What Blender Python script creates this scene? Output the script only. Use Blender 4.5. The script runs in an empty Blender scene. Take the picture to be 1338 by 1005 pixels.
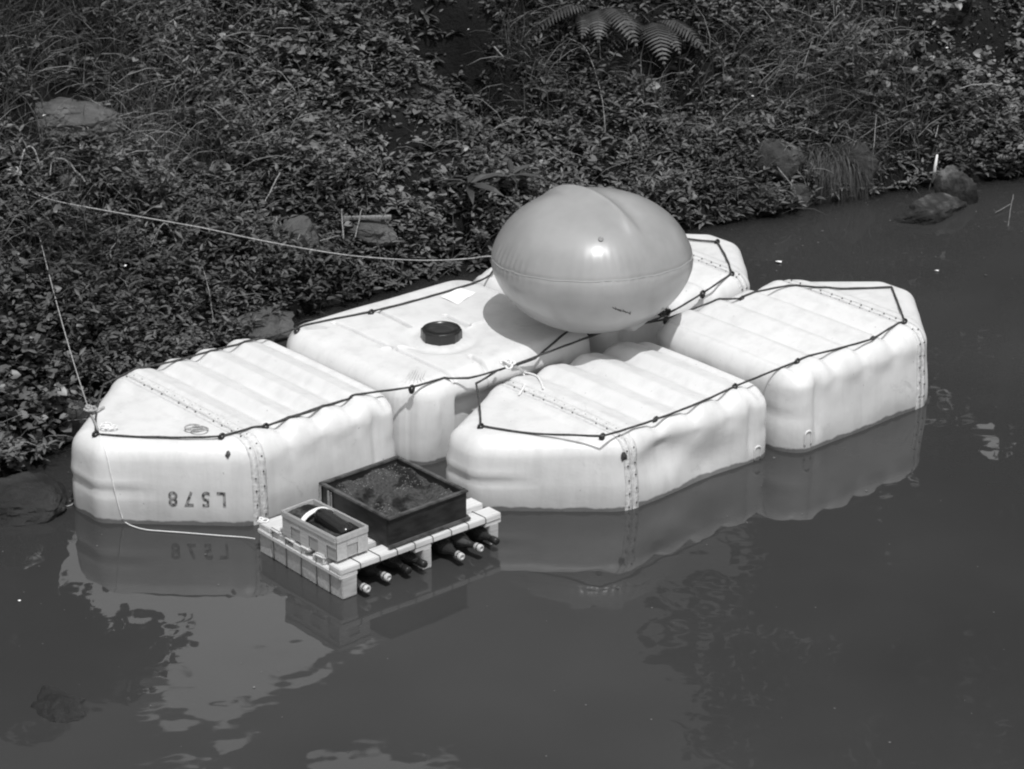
import bpy, bmesh, math, random
import numpy as np
from mathutils import Vector, Matrix
from mathutils.bvhtree import BVHTree

# ------------------------------------------------------------------ camera, sky, sun, exposure
S = bpy.context.scene
C = S.collection
CAM_H, PITCH, FPX = 5.0, math.radians(22.75), 3500.0
cam = bpy.data.cameras.new('camera'); co = bpy.data.objects.new('camera', cam); C.objects.link(co)
co.location = (0, 0, CAM_H); co.rotation_euler = (math.pi/2 - PITCH, 0, 0)
cam.sensor_fit = 'HORIZONTAL'; cam.sensor_width = 36.0; cam.lens = 36.0*FPX/1338.0
cam.clip_start = 0.1; cam.clip_end = 600
S.camera = co

SUN_EL, SUN_AZ = math.radians(67), math.radians(17)     # sun behind the camera, a little to the right
sd = Vector((math.cos(SUN_EL)*math.sin(SUN_AZ), -math.cos(SUN_EL)*math.cos(SUN_AZ), math.sin(SUN_EL)))
sl = bpy.data.lights.new('sun', 'SUN'); sl.energy = 3.0; sl.angle = math.radians(0.53); sl.color = (1, 1, 1)
so = bpy.data.objects.new('sun', sl); C.objects.link(so); so.rotation_euler = sd.to_track_quat('Z', 'Y').to_euler(); so.location = (2, -4, 12)

W = bpy.data.worlds.new('World'); S.world = W; W.use_nodes = True
wn, wl = W.node_tree.nodes, W.node_tree.links
bg = wn['Background']
sky = wn.new('ShaderNodeTexSky'); sky.sky_type = 'NISHITA'; sky.sun_disc = False
sky.sun_elevation = SUN_EL; sky.sun_rotation = math.pi - SUN_AZ
sky.air_density = 1.0; sky.dust_density = 2.0
bw = wn.new('ShaderNodeRGBToBW'); wl.new(sky.outputs[0], bw.inputs[0])    # black and white film
tc = wn.new('ShaderNodeTexCoord')
cn = wn.new('ShaderNodeTexNoise'); cn.inputs['Scale'].default_value = 6.5; cn.inputs['Detail'].default_value = 7; cn.inputs['Roughness'].default_value = 0.52
cn.inputs['Distortion'].default_value = 0.35
cm = wn.new('ShaderNodeMapping'); cm.inputs['Location'].default_value = (26.937, 37.596, 3.542); cm.inputs['Scale'].default_value = (1, 1, 2.4)
wl.new(tc.outputs['Generated'], cm.inputs[0]); wl.new(cm.outputs[0], cn.inputs['Vector'])
cr = wn.new('ShaderNodeValToRGB'); cr.color_ramp.elements[0].position = 0.555; cr.color_ramp.elements[1].position = 0.575
cr.color_ramp.elements[0].color = (0, 0, 0, 1); cr.color_ramp.elements[1].color = (1, 1, 1, 1)
wl.new(cn.outputs[0], cr.inputs[0])
mx = wn.new('ShaderNodeMix'); mx.data_type = 'FLOAT'
wl.new(cr.outputs[0], mx.inputs[0]); wl.new(bw.outputs[0], mx.inputs[2]); mx.inputs[3].default_value = 8.6
wl.new(mx.outputs[0], bg.inputs['Color']); bg.inputs['Strength'].default_value = 0.14

S.view_settings.view_transform = 'Standard'; S.view_settings.look = 'None'
S.view_settings.exposure = 0.0; S.view_settings.gamma = 1.0; S.view_settings.use_curve_mapping = False
S.render.engine = 'CYCLES'
S.cycles.filter_width = 2.1            # soft old lens
S.cycles.max_bounces = 6; S.cycles.transparent_max_bounces = 6; S.cycles.transmission_bounces = 4

# ------------------------------------------------------------------ survey helpers (photo point + height -> place in the world)
rng = np.random.default_rng(11)
random.seed(4)
TH = math.radians(41); cT, sT = math.cos(TH), math.sin(TH)
def ray(px, py):
    a = (px-669)/FPX; b = (502.5-py)/FPX
    return (a, math.cos(PITCH)+b*math.sin(PITCH), -math.sin(PITCH)+b*math.cos(PITCH))
def at(px, py, z=0.0):
    d = ray(px, py); t = (z-CAM_H)/d[2]
    return Vector((d[0]*t, d[1]*t, z))
def uv2(u, v): return (u*cT - v*sT, u*sT + v*cT)
def toUV(x, y): return (x*cT + y*sT, -x*sT + y*cT)
def UV(u, v, z): x, y = uv2(u, v); return Vector((x, y, z))

_T = rng.random((256, 256))
def vnoise(x, y):
    x = np.asarray(x, float); y = np.asarray(y, float)
    xi = np.floor(x).astype(int); yi = np.floor(y).astype(int)
    fx = x-xi; fy = y-yi; fx = fx*fx*(3-2*fx); fy = fy*fy*(3-2*fy)
    g = lambda a, b: _T[a & 255, b & 255]
    return (g(xi, yi)*(1-fx)+g(xi+1, yi)*fx)*(1-fy)+(g(xi, yi+1)*(1-fx)+g(xi+1, yi+1)*fx)*fy
def fbm(x, y, o=4):
    s = 0; a = .5; t = 0
    for i in range(o):
        s = s+a*vnoise(np.asarray(x)*2**i+17*i, np.asarray(y)*2**i+31*i); t += a; a *= .5
    return s/t - .5

# ------------------------------------------------------------------ materials (all grey: a black and white photograph)
def mat(name, val, rough=.5, spec=.5, build=None):
    m = bpy.data.materials.new(name); m.use_nodes = True
    b = m.node_tree.nodes['Principled BSDF']
    b.inputs['Base Color'].default_value = (val, val, val, 1)
    b.inputs['Roughness'].default_value = rough
    b.inputs['Specular IOR Level'].default_value = spec
    if build: build(m, m.node_tree.nodes, m.node_tree.links, b)
    return m
def noise(n, l, scale, detail=4, rough=.5, coord='Object', stretch=None, dist=0):
    t = n.new('ShaderNodeTexCoord'); q = n.new('ShaderNodeTexNoise')
    q.inputs['Scale'].default_value = scale; q.inputs['Detail'].default_value = detail; q.inputs['Roughness'].default_value = rough
    q.inputs['Distortion'].default_value = dist
    if stretch:
        mp = n.new('ShaderNodeMapping'); mp.inputs['Scale'].default_value = stretch
        l.new(t.outputs[coord], mp.inputs[0]); l.new(mp.outputs[0], q.inputs['Vector'])
    else: l.new(t.outputs[coord], q.inputs['Vector'])
    return q
def ramp(n, l, src, stops):
    r = n.new('ShaderNodeValToRGB'); e = r.color_ramp.elements
    while len(e) < len(stops): e.new(0.5)
    for i, (p, v) in enumerate(stops): e[i].position = p; e[i].color = (v, v, v, 1)
    l.new(src, r.inputs[0]); return r
def mul(n, l, a, b, op='MULTIPLY'):
    m = n.new('ShaderNodeMath'); m.operation = op
    for i, s in enumerate((a, b)):
        if isinstance(s, (int, float)): m.inputs[i].default_value = s
        else: l.new(s, m.inputs[i])
    return m.outputs[0]
def bump(n, l, b, src, strength, dist=.01):
    bp = n.new('ShaderNodeBump'); bp.inputs['Strength'].default_value = strength; bp.inputs['Distance'].default_value = dist
    l.new(src, bp.inputs['Height']); l.new(bp.outputs[0], b.inputs['Normal']); return bp

def b_plastic(m, n, l, b):
    big = noise(n, l, 3.0, 5, .6); st = noise(n, l, 9, 4, .6, stretch=(1.5, 1.5, .25)); sp = noise(n, l, 55, 2, .5)
    c = ramp(n, l, big.outputs[0], [(.3, .635), (.7, .70)])
    c2 = ramp(n, l, st.outputs[0], [(.33, .90), (.55, 1)])
    c3 = ramp(n, l, sp.outputs[0], [(.22, .5), (.26, 1)])
    # algae line just above the water, scum that follows the waterline
    sc = noise(n, l, 5.5, 9, .72, dist=.6); c4 = ramp(n, l, sc.outputs[0], [(.60, 1), (.70, .80)])
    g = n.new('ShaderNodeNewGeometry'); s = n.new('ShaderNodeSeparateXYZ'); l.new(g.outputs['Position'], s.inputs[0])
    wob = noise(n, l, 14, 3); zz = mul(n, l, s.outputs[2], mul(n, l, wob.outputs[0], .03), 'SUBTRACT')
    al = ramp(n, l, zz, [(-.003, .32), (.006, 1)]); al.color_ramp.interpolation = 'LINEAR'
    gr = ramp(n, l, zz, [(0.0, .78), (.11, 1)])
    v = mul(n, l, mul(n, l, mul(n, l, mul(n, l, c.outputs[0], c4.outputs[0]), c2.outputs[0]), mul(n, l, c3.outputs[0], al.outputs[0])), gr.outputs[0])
    l.new(v, b.inputs['Base Color'])
    f = noise(n, l, 30, 3); bump(n, l, b, f.outputs[0], .12, .01)
    b.inputs['Subsurface Weight'].default_value = .0
M_WHITE = mat('white_plastic', .84, .42, .45, b_plastic)
def b_caulk(m, n, l, b):
    q = noise(n, l, 60, 3); r = ramp(n, l, q.outputs[0], [(.35, .56), (.6, .66)]); l.new(r.outputs[0], b.inputs['Base Color']); bump(n, l, b, q.outputs[0], .8, .006)
M_CAULK = mat('seam_sealant', .85, .6, .3, b_caulk)
M_DARK = mat('dark_metal', .05, .5, .4)
M_INK = mat('black_stencil_ink', .07, .6, .3, lambda m, n, l, b: l.new(ramp(n, l, noise(n, l, 60, 3).outputs[0], [(.42, .06), (.62, .35)]).outputs[0], b.inputs['Base Color']))
M_LABEL = mat('white_paper', .93, .35, .5)
M_LID = mat('black_plastic', .018, .28, .5)
def b_rope(v0, v1):
    def f(m, n, l, b):
        q = noise(n, l, 120, 2); r = ramp(n, l, q.outputs[0], [(.35, v0), (.65, v1)]); l.new(r.outputs[0], b.inputs['Base Color'])
    return f
M_ROPE = mat('black_rope', .05, .7, .2, b_rope(.025, .085))
M_CORD = mat('pale_cord', .6, .7, .2, b_rope(.24, .42))
M_WCORD = mat('white_cord', .8, .6, .3, b_rope(.7, .88))
def b_wood(lo, hi):
    def f(m, n, l, b):
        q = noise(n, l, 14, 5, .6, stretch=(.5, 6, 6)); s = noise(n, l, 5, 3)
        r = ramp(n, l, q.outputs[0], [(.3, lo), (.62, hi)]); r2 = ramp(n, l, s.outputs[0], [(.3, .82), (.55, 1)])
        l.new(mul(n, l, r.outputs[0], r2.outputs[0]), b.inputs['Base Color']); bump(n, l, b, q.outputs[0], .35, .004)
    return f
M_WOOD = mat('bare_pine_wood', .6, .65, .3, b_wood(.56, .68))
M_WOOD2 = mat('wet_pine_wood', .4, .6, .3, b_wood(.36, .5))
M_VENEER = mat('wood_veneer', .5, .6, .3, b_wood(.44, .54))
M_VENEER2 = mat('darker_wood_veneer', .38, .6, .3, b_wood(.33, .42))
M_WIRE = mat('rusty_wire', .05, .6, .3)
M_TRAY = mat('black_tray_plastic', .02, .45, .35, lambda m, n, l, b: l.new(ramp(n, l, noise(n, l, 12, 4, .6, stretch=(1, 1, 3)).outputs[0], [(.35, .014), (.7, .038)]).outputs[0], b.inputs['Base Color']))
M_TRAYRIM = mat('worn_tray_edge', .06, .4, .4, lambda m, n, l, b: l.new(ramp(n, l, noise(n, l, 25, 3).outputs[0], [(.35, .035), (.7, .11)]).outputs[0], b.inputs['Base Color']))
def b_soil(lo, hi, sc, bs=1.0):
    def f(m, n, l, b):
        q = noise(n, l, sc, 6, .7); r = ramp(n, l, q.outputs[0], [(.3, lo), (.7, hi)]); l.new(r.outputs[0], b.inputs['Base Color']); bump(n, l, b, q.outputs[0], bs, .02)
    return f
def b_peat(m, n, l, b):
    q = noise(n, l, 70, 6, .7); r = ramp(n, l, q.outputs[0], [(.3, .03), (.7, .13)]); w = noise(n, l, 9, 3, .5); r2 = ramp(n, l, w.outputs[0], [(.42, .28), (.52, 1)])
    l.new(mul(n, l, r.outputs[0], r2.outputs[0]), b.inputs['Base Color']); bump(n, l, b, q.outputs[0], 1, .02)
M_PEAT = mat('peat', .06, .9, .2, b_peat)
M_PEATB = mat('pale_grit', .2, .6, .5, b_rope(.07, .33))
M_GLASS = mat('dark_bottle_glass', .03, .10, 1.0)
M_CORK = mat('pale_cork', .55, .6, .3, b_rope(.38, .6))
M_LEAFLIT = mat('bleached_leaf', .75, .5, .5)
def b_ground(m, n, l, b):
    q = noise(n, l, 2.2, 8, .65); r = ramp(n, l, q.outputs[0], [(.3, .006), (.52, .014), (.72, .03)]); l.new(r.outputs[0], b.inputs['Base Color'])
    s = noise(n, l, 25, 6, .7); bump(n, l, b, s.outputs[0], 1, .04)
M_GROUND = mat('dark_soil', .03, .95, .15, b_ground)
def b_rock(lo, hi):
    def f(m, n, l, b):
        q = noise(n, l, 5, 8, .65); r = ramp(n, l, q.outputs[0], [(.3, lo), (.62, hi)]); l.new(r.outputs[0], b.inputs['Base Color'])
        s = noise(n, l, 22, 8, .7); bump(n, l, b, s.outputs[0], .9, .03)
    return f
M_ROCK = mat('grey_stone', .1, .85, .3, b_rock(.016, .075))
M_SLAB = mat('bare_slab', .13, .85, .3, b_rock(.06, .15))
M_ROCKL = mat('pale_stone', .15, .85, .3, b_rock(.045, .13))
def b_lichen(m, n, l, b):
    q = noise(n, l, 9, 8, .7); g = n.new('ShaderNodeTexCoord'); sp_ = n.new('ShaderNodeSeparateXYZ'); l.new(g.outputs['Object'], sp_.inputs[0])
    h = mul(n, l, mul(n, l, sp_.outputs[2], 2.2), q.outputs[0], 'ADD'); r = ramp(n, l, h, [(.48, .014), (.68, .05), (.88, .18)]); l.new(r.outputs[0], b.inputs['Base Color']); bump(n, l, b, q.outputs[0], 1, .05)
M_LICHEN = mat('lichen_stone', .22, .9, .2, b_lichen)
M_WET = mat('wet_stone', .03, .5, .4, b_rock(.008, .035))
def b_leaf(lo, hi, spec=.45):
    def f(m, n, l, b):
        g = n.new('ShaderNodeNewGeometry'); r = ramp(n, l, g.outputs['Random Per Island'], [(0, lo), (.75, (lo+hi)*.5), (1, hi)])
        q = noise(n, l, .9, 4, .6); r2 = ramp(n, l, q.outputs[0], [(.34, .45), (.66, 1.5)])
        l.new(mul(n, l, r.outputs[0], r2.outputs[0]), b.inputs['Base Color'])
    return f
M_LEAF = mat('dark_leaf', .06, .5, .32, b_leaf(.050, .142))
M_BROAD = mat('broad_leaf', .09, .42, .4, b_leaf(.058, .155))
M_GRASS = mat('grass_blade', .1, .6, .25, b_leaf(.09, .25))
M_TUSS = mat('tussock_blade', .08, .6, .25, b_leaf(.018, .085))
M_FERN = mat('fern_frond', .09, .55, .3, b_leaf(.035, .09))
M_STEM = mat('stem', .12, .7, .2, b_leaf(.03, .12))
M_DRY = mat('dry_stick', .4, .8, .2, b_rope(.13, .30))
M_BARK = mat('bark', .08, .9, .2, b_soil(.03, .1, 20))
def b_balloon(m, n, l, b):
    q = noise(n, l, 3.5, 4, .5); r = ramp(n, l, q.outputs[0], [(.34, .34), (.66, .45)]); l.new(r.outputs[0], b.inputs['Base Color'])
    b.inputs['Coat Weight'].default_value = .6; b.inputs['Coat Roughness'].default_value = .24
    tr = n.new('ShaderNodeBsdfTranslucent'); l.new(mul(n, l, r.outputs[0], 1.7), tr.inputs[0])
    ms = n.new('ShaderNodeMixShader'); ms.inputs[0].default_value = .34; l.new(b.outputs[0], ms.inputs[1]); l.new(tr.outputs[0], ms.inputs[2]); l.new(ms.outputs[0], n['Material Output'].inputs['Surface'])
M_BALLOON = mat('grey_vinyl', .3, .34, .5, b_balloon)
M_SEAM = mat('welded_seam', .40, .5, .4)

# ------------------------------------------------------------------ object helpers
def link(name, me, m=None, parent=None, smooth=False):
    o = bpy.data.objects.new(name, me); C.objects.link(o)
    if m and not me.materials: me.materials.append(m)
    if parent: o.parent = parent
    if smooth: me.polygons.foreach_set('use_smooth', [True]*len(me.polygons))
    return o
def mesh(name, V, F, m=None, parent=None, smooth=False):
    me = bpy.data.meshes.new(name)
    me.from_pydata([tuple(map(float, p)) for p in V], [], [tuple(map(int, f)) for f in F]); me.update()
    return link(name, me, m, parent, smooth)
def fastmesh(name, V, F, m, parent=None, smooth=False):
    """V (n,3); F (k,3 or 4) arrays"""
    me = bpy.data.meshes.new(name); V = np.ascontiguousarray(V, np.float32); F = np.ascontiguousarray(F, np.int32)
    k = F.shape[1]
    me.vertices.add(len(V)); me.vertices.foreach_set('co', V.ravel())
    me.loops.add(F.size); me.loops.foreach_set('vertex_index', F.ravel())
    me.polygons.add(len(F)); me.polygons.foreach_set('loop_start', np.arange(len(F), dtype=np.int32)*k)
    me.update(calc_edges=True); me.validate()
    return link(name, me, m, parent, smooth)
def tag(o, label=None, cat=None, group=None, kind=None):
    if label: o['label'] = label
    if cat: o['category'] = cat
    if group: o['group'] = group
    if kind: o['kind'] = kind
    return o
def thing(name, label, cat, loc=(0, 0, 0), rz=0, group=None):
    o = bpy.data.objects.new(name, None); C.objects.link(o); o.empty_display_size = .1
    o.location = loc; o.rotation_euler = (0, 0, rz); return tag(o, label, cat, group)
def frames(P):
    P = [Vector(p) for p in P]; out = []; prev = None
    for i, p in enumerate(P):
        t = (P[min(i+1, len(P)-1)]-P[max(i-1, 0)])
        t = t.normalized() if t.length > 1e-9 else Vector((0, 0, 1))
        if prev is None: a = Vector((0, 0, 1)) if abs(t.z) < .9 else Vector((1, 0, 0)); x = t.cross(a).normalized()
        else: x = prev-t*prev.dot(t); x = x.normalized() if x.length > 1e-6 else t.orthogonal().normalized()
        prev = x; out.append((p, x, t.cross(x)))
    return out
def tube_data(P, r, n=6, twist=0, lob=0):
    V = []; F = []; fr = frames(P); m = len(fr)
    R = r if hasattr(r, '__len__') else [r]*m
    for i, (p, x, y) in enumerate(fr):
        for k in range(n):
            a = 2*math.pi*k/n; rr = R[i]*(1+lob*math.cos(3*a+twist*i))
            V.append(p+(x*math.cos(a)+y*math.sin(a))*rr)
    for i in range(m-1):
        for k in range(n): F.append((i*n+k, i*n+(k+1) % n, (i+1)*n+(k+1) % n, (i+1)*n+k))
    F.append(tuple(range(n-1, -1, -1))); F.append(tuple((m-1)*n+k for k in range(n)))
    return V, F
def tube(name, P, r, m, parent=None, n=6, twist=0, lob=0):
    V, F = tube_data(P, r, n, twist, lob); return mesh(name, V, F, m, parent, True)
def resample(P, step):
    P = [Vector(p) for p in P]; out = [P[0]]
    for a, b in zip(P[:-1], P[1:]):
        k = max(1, int((b-a).length/step)); out += [a.lerp(b, (i+1)/k) for i in range(k)]
    return out
def smoothpath(P, per=8):
    P = [Vector(p) for p in P]; out = []
    for i in range(len(P)-1):
        p0 = P[max(i-1, 0)]; p1 = P[i]; p2 = P[i+1]; p3 = P[min(i+2, len(P)-1)]
        for k in range(per):
            t = k/per
            out.append(.5*((2*p1)+(p2-p0)*t+(2*p0-5*p1+4*p2-p3)*t*t+(3*p1-p0-3*p2+p3)*t**3))
    out.append(P[-1]); return out
def join_data(lst):
    V = []; F = []
    for v, f in lst:
        o = len(V); V += list(v); F += [tuple(i+o for i in q) for q in f]
    return V, F
def box(name, cx, cy, cz, sx, sy, sz, m, parent=None, bev=.003, rz=0, jit=0, tilt=0):
    bm = bmesh.new(); bmesh.ops.create_cube(bm, size=1)
    for v in bm.verts:
        v.co.x *= sx; v.co.y *= sy; v.co.z *= sz
        if jit: v.co += Vector((random.uniform(-jit, jit), random.uniform(-jit, jit), random.uniform(-jit, jit)))
    if bev: bmesh.ops.bevel(bm, geom=bm.edges[:], offset=bev, segments=2, affect='EDGES', clamp_overlap=True)
    bm.transform(Matrix.Translation((cx, cy, cz)) @ Matrix.Rotation(rz, 4, 'Z') @ Matrix.Rotation(tilt, 4, 'X'))
    me = bpy.data.meshes.new(name); bm.to_mesh(me); bm.free()
    return link(name, me, m, parent)
def lathe(name, prof, m, parent=None, n=24, mtx=None, smooth=True):
    V = []; F = []
    for r, z in prof:
        for k in range(n):
            a = 2*math.pi*k/n; p = Vector((r*math.cos(a), r*math.sin(a), z)); V.append(mtx @ p if mtx else p)
    for i in range(len(prof)-1):
        for k in range(n): F.append((i*n+k, i*n+(k+1) % n, (i+1)*n+(k+1) % n, (i+1)*n+k))
    F.append(tuple(range(n-1, -1, -1))); F.append(tuple((len(prof)-1)*n+k for k in range(n)))
    return mesh(name, V, F, m, parent, smooth)

# ------------------------------------------------------------------ ground: bank and pond bed in one sheet
SU = [-80, 0, 3, 5.0, 5.4, 5.8, 6.2, 6.6, 7.15, 7.5, 8.5, 9.4, 10.2, 10.85, 11.3, 11.63, 12.2, 14, 90]
SV = [6, 8.6, 9.35, 9.62, 9.70, 9.80, 9.95, 10.12, 10.32, 10.42, 10.38, 10.25, 10.0, 9.87, 9.80, 9.70, 9.45, 9.2, 6]
def shore(u): return np.interp(u, SU, SV) + .07*fbm(np.asarray(u)*2.3, np.asarray(u)*0+3.3, 3)*2
PW = [-80, -3, -1.2, -.5, -.12, 0, .06, .2, 1.0, 2.0, 2.8, 3.4, 5, 30, 120]
PZ = [-2.5, -1.6, -.95, -.5, -.14, 0, .09, .20, .82, 1.62, 2.12, 2.3, 2.45, 3.0, 3.5]
def gz_uw(u, w):
    z = np.interp(w, PW, PZ)
    a = np.clip(w/.5, 0, 1)
    z = z + 1.1*np.clip((np.asarray(u, float)-10.2)/2.5, 0, 1)*np.clip((w-2)/2.6, 0, 1)
    return z + a*(.30*fbm(u*.9, w*.9+5, 3) + .16*fbm(u*3.1+7, w*3.1, 3)) + (1-a)*.05*fbm(u*4, w*4+9, 3)*np.clip((w+1.5), 0, 1)
PITS = []
_gz0 = gz_uw
def gz_uw(u, w):
    z = _gz0(u, w); u = np.asarray(u, float); v = w+shore(u)
    for (a, b, ru_, rv_, dp) in PITS: z = z - dp*np.exp(-((u-a)/ru_)**2-((v-b)/rv_)**2)
    return z
def ground_z(x, y):
    u = x*cT+y*sT; v = -x*sT+y*cT
    return gz_uw(u, v-shore(u))
def on_bank(px, py, lift=0.0):
    """point of the bank seen at this place of the photograph"""
    d = ray(px, py); t = 8.0; last = t
    while t < 40:
        x, y, z = d[0]*t, d[1]*t, CAM_H+d[2]*t
        if z < max(float(ground_z(x, y)), 0.0): break
        t += .03
    return Vector((x, y, max(float(ground_z(x, y)), 0)+lift))
def bank_n(p, e=.12):
    dx = float(ground_z(p.x+e, p.y)-ground_z(p.x-e, p.y))/(2*e); dy = float(ground_z(p.x, p.y+e)-ground_z(p.x, p.y-e))/(2*e)
    return Vector((-dx, -dy, 1)).normalized()

pp = []
for a, b, ru_, rv_, dp in ((592, 70, .20, .42, .34), (875, 70, .16, .35, .28), (722, 62, .12, .25, .2), (500, 15, .25, .2, .15), (300, 372, .12, .14, .14), (275, 440, .30, .10, .10), (340, 445, .22, .10, .12), (1290, 60, .5, .5, .2), (570, 338, .3, .10, .10), (880, 120, .15, .2, .15)):  # the far right pit is sunk to darken the bank like tree shade
    q = on_bank(a, b); u, v = toUV(q.x, q.y); pp.append((u, v, ru_, rv_, dp))
PITS += pp
gu = np.unique(np.concatenate([np.linspace(-80, 3, 30), np.arange(3, 14, .045), np.linspace(14, 90, 30)]))
gw = np.unique(np.concatenate([np.linspace(-80, -2, 16), np.arange(-2, 4.6, .045), np.linspace(4.6, 8, 18), np.linspace(8, 120, 20)]))
GU, GW = np.meshgrid(gu, gw, indexing='ij')
def gridfaces(a, b):
    i, j = np.meshgrid(np.arange(a-1), np.arange(b-1), indexing='ij'); i = i.ravel(); j = j.ravel()
    return np.stack([i*b+j, (i+1)*b+j, (i+1)*b+j+1, i*b+j+1], 1)
GV = GW+shore(GU); GZ = gz_uw(GU, GW)
gx = GU*cT-GV*sT; gy = GU*sT+GV*cT
ground = fastmesh('ground', np.stack([gx, gy, GZ], -1).reshape(-1, 3), gridfaces(len(gu), len(gw)), M_GROUND, smooth=True)
tag(ground, kind='structure')
# ------------------------------------------------------------------ water: one sheet, murk thickens with depth
wu = np.unique(np.concatenate([np.linspace(-80, 2, 12), np.arange(2, 14, .06), np.linspace(14, 90, 12)]))
wv = np.unique(np.concatenate([np.linspace(-70, 4, 12), np.arange(4, 11.4, .06)]))
WU, WV = np.meshgrid(wu, wv, indexing='ij')
keep_w = WV - shore(WU)
wx = WU*cT-WV*sT; wy = WU*sT+WV*cT
F = gridfaces(len(wu), len(wv)); kw = keep_w.reshape(-1)
F = F[(kw[F] < .35).any(1)]
def b_water(m, n, l, b):
    q = noise(n, l, 1.1, 3, .5); s = noise(n, l, 4.5, 2, .5)
    w = mul(n, l, q.outputs[0], mul(n, l, s.outputs[0], .10), 'ADD')
    bump(n, l, b, w, .30, .028)
    b.inputs['IOR'].default_value = 1.333
    c = noise(n, l, .7, 3, .5); r = ramp(n, l, c.outputs[0], [(.35, .034), (.65, .043)]); l.new(r.outputs[0], b.inputs['Base Color'])
    a = n.new('ShaderNodeAttribute'); a.attribute_name = 'murk'
    g = n.new('ShaderNodeBsdfTransparent'); g.inputs[0].default_value = (.8, .8, .8, 1)
    # clear water over the murk: transparent body under a real water surface
    gl = n.new('ShaderNodeBsdfGlossy'); gl.inputs['Roughness'].default_value = .02
    fr = n.new('ShaderNodeFresnel'); fr.inputs['IOR'].default_value = 1.333
    bpn = b.inputs['Normal'].links[0].from_socket
    l.new(bpn, gl.inputs['Normal']); l.new(bpn, fr.inputs['Normal'])
    cl = n.new('ShaderNodeMixShader'); l.new(fr.outputs[0], cl.inputs[0]); l.new(g.outputs[0], cl.inputs[1]); l.new(gl.outputs[0], cl.inputs[2])
    mxs = n.new('ShaderNodeMixShader'); l.new(a.outputs['Fac'], mxs.inputs[0]); l.new(cl.outputs[0], mxs.inputs[1]); l.new(b.outputs[0], mxs.inputs[2])
    l.new(mxs.outputs[0], n['Material Output'].inputs['Surface'])
M_WATER = mat('pond_water', .03, .015, .5, b_water)
water = fastmesh('water', np.stack([wx, wy, wx*0], -1).reshape(-1, 3), F, M_WATER, smooth=True)
tag(water, kind='structure')
if len(water.data.vertices) == len(kw):
    dep = np.maximum(-gz_uw(WU, keep_w), 0).reshape(-1)
    at_ = water.data.attributes.new('murk', 'FLOAT', 'POINT'); at_.data.foreach_set('value', (1-np.exp(-dep/.16)).astype(np.float32))

# ------------------------------------------------------------------ hulls
def outline(poly, radii, N=380):
    n = len(poly); pts = []
    for i in range(n):
        p = np.array(poly[i], float); a = np.array(poly[i-1], float); b = np.array(poly[(i+1) % n], float)
        da = (a-p)/np.linalg.norm(a-p); db = (b-p)/np.linalg.norm(b-p)
        th = math.acos(np.clip(da@db, -1, 1)); r = radii[i]; t = r/math.tan(th/2)
        cdir = (da+db)/np.linalg.norm(da+db); c = p+cdir*r/math.sin(th/2)
        s0 = p+da*t-c; s1 = p+db*t-c; a0 = math.atan2(s0[1], s0[0]); a1 = math.atan2(s1[1], s1[0])
        d = (a1-a0+math.pi) % (2*math.pi)-math.pi
        for k in range(9): pts.append(c+r*np.array([math.cos(a0+d*k/8), math.sin(a0+d*k/8)]))
    P = np.array(pts+[pts[0]]); seg = np.linalg.norm(np.diff(P, axis=0), axis=1); s = np.concatenate([[0], np.cumsum(seg)])
    q = (np.linspace(0, s[-1], N, endpoint=False)+s[-1]-seg[-1]/2) % s[-1]; X = np.stack([np.interp(q, s, P[:, 0]), np.interp(q, s, P[:, 1])], 1)
    T = np.roll(X, -1, 0)-np.roll(X, 1, 0); T /= np.linalg.norm(T, axis=1)[:, None]
    return X, np.stack([T[:, 1], -T[:, 0]], 1)
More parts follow.
